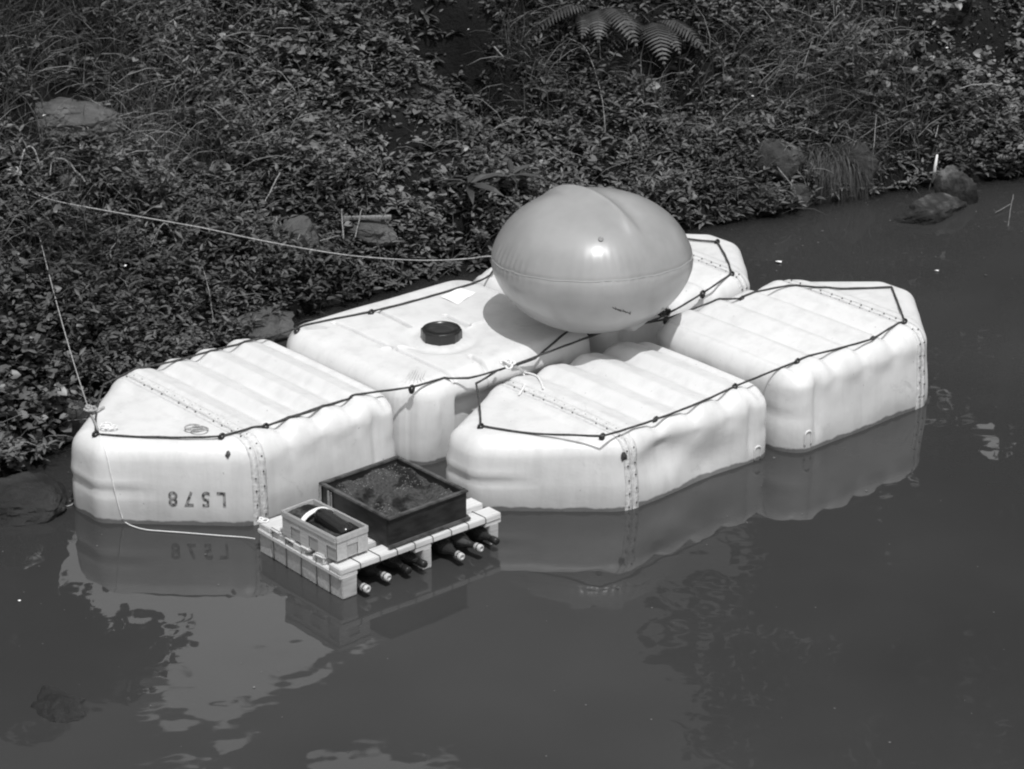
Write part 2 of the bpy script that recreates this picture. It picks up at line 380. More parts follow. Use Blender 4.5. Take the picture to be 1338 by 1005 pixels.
def shell(poly, radii, deck, er, topfn, sidefn, N=380, nt=52, seed=0):
    X, Nn = outline(poly, radii, N); rings = []
    zs = list(np.linspace(-.22, deck-er, 26))
    for z in zs: rings.append((X, 0*X[:, 0]+z, np.zeros(N), z))
    for k in range(1, 11):
        a = math.pi/2*k/10; rings.append((X-Nn*er*(1-math.cos(a)), 0*X[:, 0]+deck-er+er*math.sin(a), np.zeros(N)+math.sin(a), deck-er+er*math.sin(a)))
    Xi = X-Nn*er; c = np.array(poly).mean(0)
    cl_ = np.vstack([Xi, Xi[:1]]); sg = np.linalg.norm(np.diff(cl_, axis=0), axis=1); sc_ = np.concatenate([[0], np.cumsum(sg)]); qq = np.linspace(0, sc_[-1], N, endpoint=False)
    Xu = np.stack([np.interp(qq, sc_, cl_[:, 0]), np.interp(qq, sc_, cl_[:, 1])], 1)      # evenly spaced, so the corners do not crease
    for _ in range(3): Xu = .25*np.roll(Xu, 1, 0)+.5*Xu+.25*np.roll(Xu, -1, 0)
    V = []
    for q, z, k, zz in rings:
        off = sidefn(q[:, 0], q[:, 1], z, Nn)*(1-k) + .010*2*fbm(q[:, 0]*3+q[:, 1]*2+seed, z*4+seed, 3)*(1-k)
        top = topfn(q[:, 0], q[:, 1])
        V.append(np.column_stack([q[:, 0]+Nn[:, 0]*(off+top*.28*(1-k)*np.clip((z-(deck-er-.05))/.05, 0, 1)), q[:, 1]+Nn[:, 1]*(off+top*.28*(1-k)*np.clip((z-(deck-er-.05))/.05, 0, 1)), z+top*k]))
    ks = 1-np.linspace(0, 1, nt+1)[1:-1]
    for k in ks:
        tb = min(1.0, (1-k)*3.2); tb = tb*tb*(3-2*tb); q = c+(Xi*(1-tb)+Xu*tb-c)*k
        V.append(np.column_stack([q[:, 0], q[:, 1], deck+topfn(q[:, 0], q[:, 1])+.006*fbm(q[:, 0]*3+seed, q[:, 1]*3, 2)*(1-k)]))
    R = len(V); V = np.vstack(V+[np.array([[c[0], c[1], deck+float(topfn(np.array([c[0]]), np.array([c[1]]))[0])]])])
    i, j = np.meshgrid(np.arange(R-1), np.arange(N), indexing='ij'); i = i.ravel(); j = j.ravel(); j2 = (j+1) % N
    Q = np.stack([i*N+j, i*N+j2, (i+1)*N+j2, (i+1)*N+j], 1).tolist()
    Q += [((R-1)*N+j, (R-1)*N+(j+1) % N, R*N) for j in range(N)]
    return V, Q
HULLS = []     # (root, bvh)
def localbvh(o, loc, rz):
    mw = Matrix.Translation(loc) @ Matrix.Rotation(rz, 4, 'Z')
    return BVHTree.FromPolygons([mw @ v.co for v in o.data.vertices], [tuple(p.vertices) for p in o.data.polygons])
def surf_z(x, y, default=None):
    best = default
    for b in HULLS:
        h = b.ray_cast(Vector((x, y, 1.5)), Vector((0, 0, -1)))
        if h[0] is not None and (best is None or h[0].z > best): best = h[0].z
    return best
def sm(x, a, b):
    t = np.clip((x-a)/(b-a), 0, 1); return t*t*(3-2*t)

def make_pontoon(name, label, u0, u1, ush, v0, v1, vap, deck, flip=False, extra=None, seed=0, yaw=0, dents=None):
    """square hull with a pointed end; u0..u1 = overall, ush = where the point begins, flip = point at the high-u end"""
    uc, vc = (u0+u1)/2, (v0+v1)/2
    x, y = uv2(uc, vc); rz = TH+yaw
    root = thing(name, label, 'pontoon', (x, y, 0), rz, 'white plastic pontoons lashed together')
    d = -1 if not flip else 1
    tip = (u1 if flip else u0)-uc; st = (u0 if flip else u1)-uc; sh = ush-uc
    a, b = v0-vc, v1-vc; ap = vap-vc
    poly = [(tip, ap-.10), (tip, ap+.10), (sh, b), (st, b), (st, a), (sh, a)]
    if not flip: poly = poly[::-1]
    radii = [.09, .09, .16, .13, .13, .16] if flip else [.16, .13, .13, .16, .09, .09]
    # order check: counter clockwise
    A = sum(poly[i][0]*poly[(i+1) % 6][1]-poly[(i+1) % 6][0]*poly[i][1] for i in range(6))
    if A < 0: poly = poly[::-1]; radii = radii[::-1]
    L = abs(st-sh); pitch = (L-.10)/4.0
    def topfn(U, Vv):
        t = (U-sh)*(-d)      # distance from the seam towards the stern
        m = sm(t, .03, .07)*(1-sm(t, L-.09, L-.04))
        s = np.sin(2*math.pi*(t-.05)/pitch-.6)
        w = .016*(s+.3*np.sin(4*math.pi*(t-.05)/pitch-.4))*m
        return w - .012*(1-sm(t, -.07, -.02)) + .006*np.cos(math.pi*Vv/(v1-v0))
    dn = dents or []
    def sidefn(U, Vv, z, Nn):
        t = (U-sh)*(-d)
        o = .012*np.exp(-((z-.06)/.16)**2)
        band = np.exp(-((z-deck*.42)/.018)**2)         # moulded step at the ends
        o = o - .007*band*(1-sm(np.abs(U-tip), .05, .22)) + .005*np.exp(-((z-deck*.50)/.02)**2)*(1-sm(np.abs(U-tip), .05, .22))
        o = o - .020*np.exp(-((t-(L-.15))/.022)**2)*sm(z, 0, .12)*np.abs(Nn[:, 1])
        o = o + .012*np.exp(-((t-(L-.06))/.05)**2)*np.abs(Nn[:, 1])*(z < deck-.05)
        o = o - .008*np.exp(-((z-deck*.45)/.03)**2)*np.clip(-Nn[:, 0]*d, 0, 1)
        for (du, dz, ru, rzz, am) in dn: o = o - am*np.exp(-((U-du)/ru)**2-((z-dz)/rzz)**2)*(np.clip(-Nn[:, 1], 0, 1))
        return o
    V, Q = shell(poly, radii, deck, .085, topfn, sidefn, seed=seed)
    body = mesh('hull', V, Q, M_WHITE, root, True)
    bv_l = BVHTree.FromPolygons([Vector(p) for p in V], Q)
    HULLS.append(localbvh(body, (x, y, 0), rz))
    # bolted seam wrapped over the hull where the pointed end begins
    def wrap(du, n=90, a0=-40, a1=205):
        out = []
        for k in range(n+1):
            an = math.radians(a0+(a1-a0)*k/n); dirv = Vector((0, -math.cos(an)*1.0, math.sin(an)*.62)).normalized()
            c = Vector((sh+du, 0, .12)); h = bv_l.ray_cast(c+dirv*2, -dirv)
            if h[0] is not None: out.append((h[0], h[1]))
        return out
    def strip(du, w):
        A_ = wrap(du*-d if False else du); B_ = wrap(du+w); n = min(len(A_), len(B_)); Vs = []; Fs = []
        for (p, nn), (q, mm) in zip(A_[:n], B_[:n]):
            nz = nn if nn.dot(p-Vector((sh, 0, .1))) > 0 else -nn
            mz = mm if mm.dot(q-Vector((sh, 0, .1))) > 0 else -mm
            j = random.uniform(.0015, .0035)
            Vs += [p+nz*.0005, p+nz*j, q+mz*j, q+mz*.0005]
        for i in range(n-1):
            for e in range(3): Fs.append((i*4+e, i*4+e+1, (i+1)*4+e+1, (i+1)*4+e))
        return Vs, Fs
    k = -d
    for du in (.008, .046) if k > 0 else (-.040, -.078):
        Vs, Fs = strip(du-.005, .032); mesh('seam_flange', Vs, Fs, M_CAULK, root, True)
    riv = []
    for du in ((.020, .058) if k > 0 else (-.03, -.066)):
        w = wrap(du, 200)
        acc = 0; last = w[0][0]
        for i, (p, nn) in enumerate(w):
            acc += (p-last).length; last = p
            if acc > .062:
                acc = random.uniform(-.008, .008)
                if random.random() < .12: continue
                nn = nn if nn.dot(p-Vector((sh, 0, .1))) > 0 else -nn
                X_ = nn.orthogonal().normalized(); Y_ = nn.cross(X_); r = .0042; base = p+nn*.004
                vs = [base+(X_*math.cos(t*math.pi/3)+Y_*math.sin(t*math.pi/3))*r for t in range(6)]+[base+(X_*math.cos(t*math.pi/3)+Y_*math.sin(t*math.pi/3))*r*.6+nn*.005 for t in range(6)]
                fs = [(t, (t+1) % 6, 6+(t+1) % 6, 6+t) for t in range(6)]+[tuple(range(6, 12))]
                riv.append((vs, fs))
    Vs, Fs = join_data(riv); tag(mesh('rivet_row', Vs, Fs, M_DARK, root), kind='stuff')
    return root, bv_l, (x, y, rz, uc, vc)

A_, bA, fA = make_pontoon('pontoon', 'leftmost white pontoon, pointing left, with L578 stencilled upside down on its bow', 5.48, 6.79, 5.96, 8.55, 9.61, 9.10, .375, seed=1)
B_, bB, fB = make_pontoon('pontoon', 'front white pontoon behind the little raft, pointing left, with dented side', 6.78, 8.19, 7.26, 7.61, 8.50, 8.14, .33, seed=5,
    dents=[(.02, .20, .13, .10, .030), (.30, .08, .18, .09, .028), (.15, .16, .3, .12, .012)])
C_, bC, fC = make_pontoon('pontoon', 'rightmost white pontoon, pointing right over the open water', 8.23, 9.52, 9.14, 7.53, 8.49, 8.05, .385, flip=True, seed=9)
D_, bD, fD = make_pontoon('pontoon', 'rearmost white pontoon, half hidden behind the big grey balloon', 8.02, 9.40, 9.05, 8.60, 9.60, 9.12, .37, flip=True, seed=13)

# ---- centre tank
EU0, EU1, EV0, EV1, EZ = 6.83, 7.99, 8.54, 9.56, .385
euc, evc = (EU0+EU1)/2, (EV0+EV1)/2; ex, ey = uv2(euc, evc)
tank = thing('tank', 'square white middle tank with round black screw lid and white label', 'tank', (ex, ey, 0), TH)
hu, hv = (EU1-EU0)/2, (EV1-EV0)/2
lidc = (7.335-euc, 8.937-evc)
def seg_d(U, V, a, b):
    a = np.array(a); b = np.array(b); d = b-a; t = np.clip(((U-a[0])*d[0]+(V-a[1])*d[1])/(d@d), 0, 1)
    return np.hypot(U-a[0]-t*d[0], V-a[1]-t*d[1])
def toL(px, py, z=EZ):
    p = at(px, py, z); u, v = toUV(p.x, p.y); return (u-euc, v-evc)
GRO = [(toL(437, 424), toL(516, 455)), (toL(516, 455), toL(592, 490)), (toL(495, 409), toL(535, 427)), (toL(582, 414), toL(612, 427)), (toL(615, 465), toL(648, 482)), (toL(500, 455), toL(540, 452)), (toL(612, 428), toL(632, 422))]
GD = [.022, .022, .030, .034, .034, -.008, -.010]; GWd = [.0085, .0085, .010, .010, .010, .011, .011]
def etop(U, V):
    z = .008*np.cos(U*2.2)*np.cos(V*2.2)
    z = z - .022*sm(-U, hu-.22, hu-.14)*0
    for (a, b), dd, ww in zip(GRO, GD, GWd): z = z - dd*np.exp(-(seg_d(U, V, a, b)/ww)**2)
    r = np.hypot(U-lidc[0], V-lidc[1]); z = z - .014*np.exp(-((r-.15)/.035)**2) 
    # gentle plateaus of the moulded top
    z = z + .006*np.tanh((V-.16)/.06)*sm(-U, -.1, .2)
    return z
def eside(U, V, z, Nn):
    o = .010*np.exp(-((z-.10)/.15)**2)
    f = np.clip(-Nn[:, 1], 0, 1)
    o = o - .055*sm(U, -hu+.245, -hu+.265)*(1-sm(U, hu-.26, hu-.24))*f*(1-sm(z, EZ-.15, EZ-.09))
    o = o - .02*np.exp(-((U+hu-.03)/.02)**2)*f
    o = o + .006*np.exp(-((U+hu-.15)/.02)**2-((z-.25)/.05)**2)*f
    return o
V, Q = shell([(-hu, -hv), (hu, -hv), (hu, hv), (-hu, hv)], [.15]*4, EZ, .085, etop, eside, N=860, nt=180, seed=20)
body = mesh('tank_body', V, Q, M_WHITE, tank, True); HULLS.append(localbvh(body, (ex, ey, 0), TH))
# lid
lz = EZ-.012; LR = .092
V = []; F_ = []; NL = 64
prof = [(LR*.96, lz), (LR*.98, lz+.012), (LR, lz+.016), (LR, lz+.052), (LR*.985, lz+.062), (LR*.95, lz+.066), (LR*.90, lz+.062), (LR*.86, lz+.056), (LR*.4, lz+.058)]
for i, (r, z) in enumerate(prof):
    for k in range(NL):
        a = 2*math.pi*k/NL
        lobe = 1+.055*max(0, math.cos(8*a))**6*(1 if 1 < i < 5 else 0)
        V.append((lidc[0]+r*lobe*math.cos(a), lidc[1]+r*lobe*math.sin(a), z))
for i in range(len(prof)-1):
    for k in range(NL): F_.append((i*NL+k, i*NL+(k+1) % NL, (i+1)*NL+(k+1) % NL, (i+1)*NL+k))
F_.append(tuple((len(prof)-1)*NL+k for k in range(NL)))
lid = mesh('lid', V, F_, M_LID, tank, True)
bpos = at(575, 440, EZ+.045); bu, bv_ = toUV(bpos.x, bpos.y)
# white label lying on the tank
c4 = [toL(576, 390), toL(600, 377), toL(622, 384), toL(598, 400)]
vs = []; gn = 6
for i in range(gn+1):
    for j in range(gn+1):
        s, t = i/gn, j/gn
        p = [(1-s)*(1-t)*c4[0][k]+s*(1-t)*c4[1][k]+s*t*c4[2][k]+(1-s)*t*c4[3][k] for k in (0, 1)]
        x_, y_ = ex+p[0]*cT-p[1]*sT, ey+p[0]*sT+p[1]*cT
        vs.append((p[0], p[1], (surf_z(x_, y_, EZ))+.003+.0015*math.sin(9*s+4*t)))
mesh('label', vs, [(i*(gn+1)+j, (i+1)*(gn+1)+j, (i+1)*(gn+1)+j+1, i*(gn+1)+j+1) for i in range(gn) for j in range(gn)], M_LABEL, tank)

# ---- stencilled code, upside down, on the bow face of the left pontoon
def stencil():
    cu = bpy.data.curves.new('txt', 'FONT'); cu.body = 'L578'; cu.size = .095; cu.space_character = 1.72; cu.align_x = 'CENTER'; cu.align_y = 'CENTER'; cu.offset = .0022
    t = bpy.data.objects.new('txt', cu); C.objects.link(t)
    me = bpy.data.meshes.new_from_object(t.evaluated_get(bpy.context.evaluated_depsgraph_get()))
    bpy.data.objects.remove(t); bpy.data.curves.remove(cu)
    x, y, rz, uc, vc = fA
    inv = (Matrix.Translation((x, y, 0)) @ Matrix.Rotation(rz, 4, 'Z')).inverted()
    dL = inv.to_3x3() @ Vector(ray(258, 651)); oL = inv @ Vector((0, 0, CAM_H))
    h = bA.ray_cast(oL, dL.normalized())
    p, n = h[0], h[1]
    if n.dot(dL) > 0: n = -n
    xr = Vector((0, 0, 1)).cross(n).normalized(); up = n.cross(xr)
    out = []
    for v in me.vertices:
        q = p - xr*v.co.x*.86 - up*v.co.y          # rotated half a turn: reads upside down
        hh = bA.ray_cast(q+n*.2, -n); out.append((hh[0] if hh[0] is not None else q)+n*.0022)
    for v, q in zip(me.vertices, out): v.co = q
    link('stencilled_code', me, M_INK, A_)
stencil()

# ---- torn patches beside the shoulders, moulded tabs
def patch_on(root, bvh, fr, px, py, s, name, m):
    x, y, rz, uc, vc = fr; inv = (Matrix.Translation((x, y, 0)) @ Matrix.Rotation(rz, 4, 'Z')).inverted()
    d = (inv.to_3x3() @ Vector(ray(px, py))).normalized(); h = bvh.ray_cast(inv @ Vector((0, 0, CAM_H)), d)
    if h[0] is None: return
    n = h[1] if h[1].dot(d) < 0 else -h[1]; X_ = Vector((0, 0, 1)).cross(n).normalized(); Y_ = n.cross(X_)
    vs = []; k = 9
    for i in range(k):
        a = 2*math.pi*i/k; r = s*random.uniform(.6, 1.15); vs.append(h[0]+X_*r*math.cos(a)*.75+Y_*r*math.sin(a)+n*.004)
    vs += [h[0]+n*.009]
    mesh(name, vs, [(i, (i+1) % k, k) for i in range(k)], m, root)
patch_on(A_, bA, fA, 298, 594, .018, 'torn_hole', M_DARK); patch_on(B_, bB, fB, 815, 596, .022, 'torn_hole', M_DARK)
def tab_on(root, bvh, fr, px, py, w, hgt):
    x, y, rz, uc, vc = fr; inv = (Matrix.Translation((x, y, 0)) @ Matrix.Rotation(rz, 4, 'Z')).inverted()
    d = (inv.to_3x3() @ Vector(ray(px, py))).normalized(); h = bvh.ray_cast(inv @ Vector((0, 0, CAM_H)), d)
    if h[0] is None: return
    n = h[1] if h[1].dot(d) < 0 else -h[1]; X_ = Vector((0, 0, 1)).cross(n).normalized(); Y_ = n.cross(X_)
    P = [h[0]+X_*(w*s)+Y_*t for s, t in ((-.5, -hgt*.6), (-.5, hgt*.2), (-.35, hgt*.45), (0, hgt*.55), (.35, hgt*.45), (.5, hgt*.2), (.5, -hgt*.6))]
    P = [(lambda q: (q[0] if q[0] is not None else p)+n*.001)(bvh.ray_cast(p+n*.1, -n)) for p in P]
    tube('moulded_tab', smoothpath(P, 5), .005, M_WHITE, root, 6)
tab_on(B_, bB, fB, 990, 592, .036, .06); tab_on(C_, bC, fC, 1056, 572, .036, .06)

# ------------------------------------------------------------------ ropes
def clip_on(root, fr, P):
    x, y, rz, uc, vc = fr
    inv = (Matrix.Translation((x, y, 0)) @ Matrix.Rotation(rz, 4, 'Z')).inverted(); p = inv @ Vector(P)
    V1, F1 = tube_data([p+Vector((0, .004, -.024)), p+Vector((0, 0, -.012)), p+Vector((0, 0, .004))], [.011, .014, .010], 8)
    ring = [p+Vector((math.cos(a)*.015, 0, math.sin(a)*.013-.002)) for a in np.linspace(0, 2*math.pi, 11)]
    V2, F2 = tube_data(ring, .005, 5)
    V, F = join_data([(V1, F1), (V2, F2)]); mesh('rope_clip', V, F, M_LID, root, True)
def lay(points, r, sag=.006, seed=0, wob=.006, step=.02):
    """taut rope from point to point, bridging hollows and never sinking into what it lies on"""
    out = []; n = len(points)
    for i in range(n-1):
        a, b = Vector(points[i]), Vector(points[i+1]); L = (b-a).length; k = max(3, int(L/step))
        side = (b-a).cross(Vector((0, 0, 1))); side = side.normalized() if side.length > 1e-6 else Vector((1, 0, 0))
        am = wob*random.uniform(-1, 1); Q = []
        for j in range(k+1):
            t = j/k; p = a.lerp(b, t)-Vector((0, 0, sag*4*t*(1-t)*L)) + side*(am*math.sin(math.pi*t)*2*L)
            q = surf_z(p.x, p.y); lo = q+r if q is not None else -9
            Q.append([p, t, max(lo, a.z+(b.z-a.z)*t-.5) if 0 < j < k else p.z, lo])
        H = []
        for q in Q:
            while len(H) >= 2 and (H[-1][2]-H[-2][2])*(q[1]-H[-2][1]) <= (q[2]-H[-2][2])*(H[-1][1]-H[-2][1]): H.pop()
            H.append(q)
        for q in Q[:-1]:
            z = np.interp(q[1], [h[1] for h in H], [h[2] for h in H])
            out.append(Vector((q[0].x, q[0].y, max(z-sag*L*q[1]*(1-q[1])*2, q[3], -1))))
    out.append(Vector(points[-1])); return out
def P3(px, py, zguess, r=.008):
    p = at(px, py, zguess)
    for _ in range(4):
        s = surf_z(p.x, p.y)
        if s is None: break
        p = at(px, py, s+r)
    return p
rA = [(460, 520), (347, 557), (290, 570), (200, 571), (125, 567), (135, 503), (228, 472), (315, 449), (372, 434), (485, 407), (618, 370), (640, 360)]
ptsR1 = [P3(a, b, .385) for a, b in rA]
D_back = [UV(8.15, 9.50, .39), UV(8.6, 9.51, .39), UV(9.0, 9.48, .39)]
rD = [(937, 316), (956, 358), (918, 383), (868, 412), (850, 420), (795, 431), (700, 466), (650, 484), (612, 494), (580, 494), (538, 506), (460, 520)]
ptsR1b = [P3(a, b, .375) for a, b in rD]
row1 = lay(ptsR1+D_back+ptsR1b+[ptsR1[1]], .005, sag=.012, wob=.012)
tag(tube('rope', row1, .005, M_ROPE, None, 7, .9, .14), 'black rope run round the deck edges of the left, middle and rear floats', 'rope', 'black lashing ropes')
rB = [(650, 484), (622, 501), (628, 556), (700, 567), (787, 570), (857, 548), (960, 505), (1042, 472), (1140, 443), (1182, 420), (1165, 375), (1100, 377), (1030, 373), (970, 390), (870, 417), (795, 432), (770, 438), (700, 468), (668, 480)]
ptsR2 = [P3(a, b, .36) for a, b in rB]
row2 = lay(ptsR2, .005, sag=.010, wob=.008)
tag(tube('rope', row2, .005, M_ROPE, None, 7, .9, .14), 'black rope run round the deck edges of the front and right pontoons', 'rope', 'black lashing ropes')
for q in [(460, 520), (347, 557), (290, 570), (125, 567)]: clip_on(A_, fA, P3(*q, .38))
for q in [(628, 557), (787, 570), (857, 548), (960, 505)]: clip_on(B_, fB, P3(*q, .33))
for q in [(1042, 472), (1140, 443), (1182, 420), (970, 390), (870, 417)]: clip_on(C_, fC, P3(*q, .385))
for q in [(956, 358), (918, 383), (937, 316)]: clip_on(D_, fD, P3(*q, .375))
for q in [(538, 507), (485, 408), (388, 432)]: clip_on(tank, (ex, ey, TH, euc, evc), P3(*q, .385))
def tangle(c, n, R, r, m, name, label, cat='knot', zs=.9, seed=1, grp=None, tails=()):
    rr = random.Random(seed); L = []
    for i in range(n):
        ax = rr.uniform(.5, 1)*R; P = []; ph = rr.uniform(0, 6); o = Vector((rr.uniform(-R, R)*.7, rr.uniform(-R, R)*.7, rr.uniform(0, R*zs)))
        t1 = rr.uniform(-.6, .6); t2 = rr.uniform(-.6, .6)
        for k in range(19):
            a = 2*math.pi*k/18+ph; P.append(Vector(c)+o+Vector((ax*math.cos(a), ax*.7*math.sin(a), abs(R*zs*(t1*math.cos(a)+t2*math.sin(a)))+.004)))
        L.append(tube_data(P, r, 5))
    for T in tails: L.append(tube_data(smoothpath(T, 6), r, 5))
    V, F = join_data(L); return tag(mesh(name, V, F, m, None, True), label, cat, grp)
kc = P3(664, 482, .38)
tangle(kc, 5, .028, .005, M_WCORD, 'cord_knot', 'pale frayed cord knot tying the front pontoon to the middle tank', seed=3, tails=[[P3(652, 484, .38), P3(672, 478, .38), P3(684, 488, .34), P3(686, 502, .33), P3(678, 516, .33)], [P3(684, 486, .34), P3(702, 492, .34), P3(710, 508, .33)]])
tangle(P3(868, 414, .38), 5, .022, .006, M_ROPE, 'cord_knot', 'dark knot of rope just right of the balloon foot', seed=5)
tangle(P3(262, 563, .38), 2, .06, .004, M_CORD, 'cord_coil', 'loose cord coiled on the front bow edge of the L578 pontoon', seed=8, zs=.15)
tangle(P3(143, 558, .38), 4, .03, .003, M_WCORD, 'cord_coil', 'small white bunch of cord on the tip of the L578 pontoon', seed=9, zs=.25)
tangle(at(345, 684, .125), 3, .022, .004, M_WCORD, 'cord_coil', 'small white cord loop on the left corner of the raft', seed=10, zs=.6)

# ------------------------------------------------------------------ balloon
def balloon():
    c = at(773, 339, .715); a, h = .462, .322
    root = thing('balloon', 'big glossy grey inflated balloon resting where the floats meet', 'balloon', (c.x, c.y, .385)); root.rotation_euler = (0, 0, 0)
    EQ = lambda th: .05-.14*math.sin(th)+.02*math.cos(th)      # the welded seam leans back a little
    NU, NV = 300, 140; V = []; seamdir = Vector((0.55, -.25, .8)).normalized()
    for j in range(NV+1):
        ph = -math.pi/2+math.pi*j/NV
        for i in range(NU):
            th = 2*math.pi*i/NU; d = Vector((math.cos(ph)*math.cos(th), math.cos(ph)*math.sin(th), math.sin(ph)))
            r = 1+.010*math.sin(3*th+.5)*math.cos(ph)
            pl = math.exp(-((ph-EQ(th))/.03)**2); r -= .007*pl                                     # pinched equator weld
            r -= .010*(.5+.5*math.sin(64*th+2*math.sin(5*th)+1.2*math.sin(3*th)))*math.exp(-((ph-EQ(th)-.02)/.24)**2)*(.6+.4*math.sin(4*th))
            # lens-like rim
            r += .02*math.exp(-(ph/.25)**2)
            p = Vector((d.x*a*r, d.y*a*r, d.z*h*r))
            # crest: folded seam running over the top, leaning right
            ang = math.atan2(p.y, p.x)
            q = (p.x-.02)*.80+(p.y+.05)*.60
            tt = p.z/h
            if tt > .45: p.z += .026*math.exp(-(q/.035)**2)*sm(tt, .5, .95)*1.0 - .010*math.exp(-((q-.07)/.05)**2)*sm(tt, .5, .9)
            V.append((p.x, p.y, p.z+.33))
    F = [(j*NU+i, j*NU+(i+1) % NU, (j+1)*NU+(i+1) % NU, (j+1)*NU+i) for j in range(NV) for i in range(NU)]
    skin = mesh('skin', V, F, M_BALLOON, root, True)
    bv = BVHTree.FromPolygons([Vector(v) for v in V], F)
    def on(th, ph, l=.001):
        d = Vector((math.cos(ph)*math.cos(th), math.cos(ph)*math.sin(th), math.sin(ph)*h/a)).normalized(); o = Vector((0, 0, .33)); hh = bv.ray_cast(o+d*2, -d); return hh[0]+d*l
    ring = [on(2*math.pi*k/120, EQ(2*math.pi*k/120)+.005*math.sin(k*.9)) for k in range(121)]
    tube('weld_seam', ring, .0022, M_SEAM, root, 5)
    # valve
    d = Vector(ray(785, 313)).normalized(); hh = bv.ray_cast(Vector((0, 0, CAM_H))-Vector((c.x, c.y, .385)), d)
    n = hh[1] if hh[1].dot(d) < 0 else -hh[1]; M = Matrix.Translation(hh[0]) @ n.to_track_quat('Z', 'Y').to_matrix().to_4x4()
    lathe('valve', [(.0125, -.002), (.0125, .004), (.009, .006), (.007, .003)], mat('grey_rubber', .22, .4, .5), root, 16, M)
    # tail flap at the foot
    V2 = []
    for px, py in ((752, 434), (783, 430), (791, 425), (808, 429), (829, 433), (846, 420), (868, 404), (800, 404)):
        d = Vector(ray(px, py)); k = (c.y-(.19 if py > 410 else .25))/d[1]; V2.append(Vector((d[0]*k-c.x, d[1]*k-c.y, CAM_H+d[2]*k-.385)))
    mesh('tail_flap', V2+[v+Vector((0, .008, .002)) for v in V2], [(7, 0, 1), (7, 1, 2), (7, 2, 3), (7, 3, 4), (7, 4, 5), (7, 5, 6), (15, 9, 8), (15, 10, 9), (15, 11, 10), (15, 12, 11), (15, 13, 12), (15, 14, 13)]+[(i, i+8, (i+1) % 8+8, (i+1) % 8) for i in range(8)], M_BALLOON, root)
    # a few scribbled marks near the foot
    L = []
    for px, py, s in ((803, 403, 3), (808, 405, 4), (815, 407, 4), (822, 409, 3)):
        P = []
        for k in range(5):
            d = Vector(ray(px+s*math.cos(k*2.1+px), py+s*.6*math.sin(k*2.7+px))).normalized(); hh = bv.ray_cast(Vector((0, 0, CAM_H))-Vector((c.x, c.y, .385)), d)
            if hh[0] is not None: P.append(hh[0]-d*.001)
        if len(P) > 2: L.append(tube_data(P, .0022, 4))
    if L: V3, F3 = join_data(L); mesh('pen_mark', V3, F3, M_DARK, root)
balloon()

# ------------------------------------------------------------------ raft, tray, punnet, bottles
RU0, RU1, RV0, RV1 = 5.825, 6.665, 7.735, 8.32; RZ = .138
rx, ry = uv2((RU0+RU1)/2, (RV0+RV1)/2)
raft = thing('raft', 'small pale wooden pallet raft floating in front of the pontoons', 'raft', (rx, ry, 0), TH-math.radians(1))
ru, rv = (RU1-RU0)/2, (RV1-RV0)/2
def rb(name, cx, cy, cz, sx, sy, sz, m=M_WOOD, **k): return box(name, cx, cy, cz, sx, sy, sz, m, raft, **k)
for i, cy in enumerate((-rv+.041, -rv+.16, 0.0, rv-.16, rv-.045)):
    rb('board', random.uniform(-.004, .004), cy, RZ-.013, ru*2, .078 if i else .082, .026, jit=.0015)
for cx in (-ru+.045, 0, ru-.045): rb('bearer', cx+(-.006 if cx < 0 else 0), 0, RZ-.037, .09, rv*2-.006, .020, M_WOOD)
for cx in (-ru+.045, .02, ru-.04):
    for cy in (-rv+.045, 0, rv-.045): rb('block', cx-(.003 if cx < 0 else 0), cy, RZ-.090, .075 if cx < 0 else .045, .085, .096, M_WOOD2, jit=.003)
rb('skid', -ru+.012, 0, RZ-.090, .018, rv*2-.18, .095, M_WOOD2, jit=.002)
# rounded lumps of board ends between the tie wires on the left end
for k, cy in enumerate(np.linspace(rv-.13, -rv+.15, 4)):
    rb('offcut', -ru+.03, cy, RZ+.004, .075, .070, .020, M_WOOD, bev=.008, jit=.004)
def wire(P): tube('tie_wire', P, .0018, M_WIRE, raft, 5)
for k in range(1, 9):
    x0 = -ru+2*ru*k/9+random.uniform(-.006, .006); y0 = -rv-.002; t = .0022
    wire([(x0, -rv+.085, RZ-.02), (x0+.002, -rv+.083, RZ+t), (x0+.006, y0+.004, RZ+t), (x0+.006, y0-.001, RZ-.004), (x0+.006, y0-.002, RZ-.022), (x0-.004, y0+.03, RZ-.06)])
for k in range(5):
    y0 = rv-.10-.105*k+random.uniform(-.01, .01); o = random.uniform(-.012, .012)
    wire([(-ru+.07, y0, RZ+.003), (-ru+.002, y0+.002, RZ+.018 if k % 2 else RZ+.003), (-ru-.004, y0+o*.5, RZ-.03), (-ru-.003, y0+o, RZ-.09), (-ru-.002, y0+o, -.01)])

# tray
tz = RZ+.002; TU0, TU1, TV0, TV1, TTZ = 6.085, 6.50, 7.765, 8.225, .275
tx, ty = uv2((TU0+TU1)/2, (TV0+TV1)/2)
tray = thing('tray', 'deep square black tray of dark peat standing on the raft', 'planter tray', (tx, ty, tz), TH)
tu, tv, tzh = (TU1-TU0)/2, (TV1-TV0)/2, TTZ-tz
for sx, sy, n_ in ((0, -1, 'a'), (0, 1, 'b'), (-1, 0, 'c'), (1, 0, 'd')):
    if sx == 0: box('side_wall', 0, sy*(tv-.006), tzh/2, 2*tu, .010, tzh-.004, M_TRAY, tray, .002, jit=.001)
    else: box('side_wall', sx*(tu-.006), 0, tzh/2, .010, 2*tv-.024, tzh-.006, M_TRAY, tray, .002, jit=.001)
rimp = [Vector((a*tu, b*tv, tzh)) for a, b in ((-1, -1), (1, -1), (1, 1), (-1, 1), (-1, -1))]
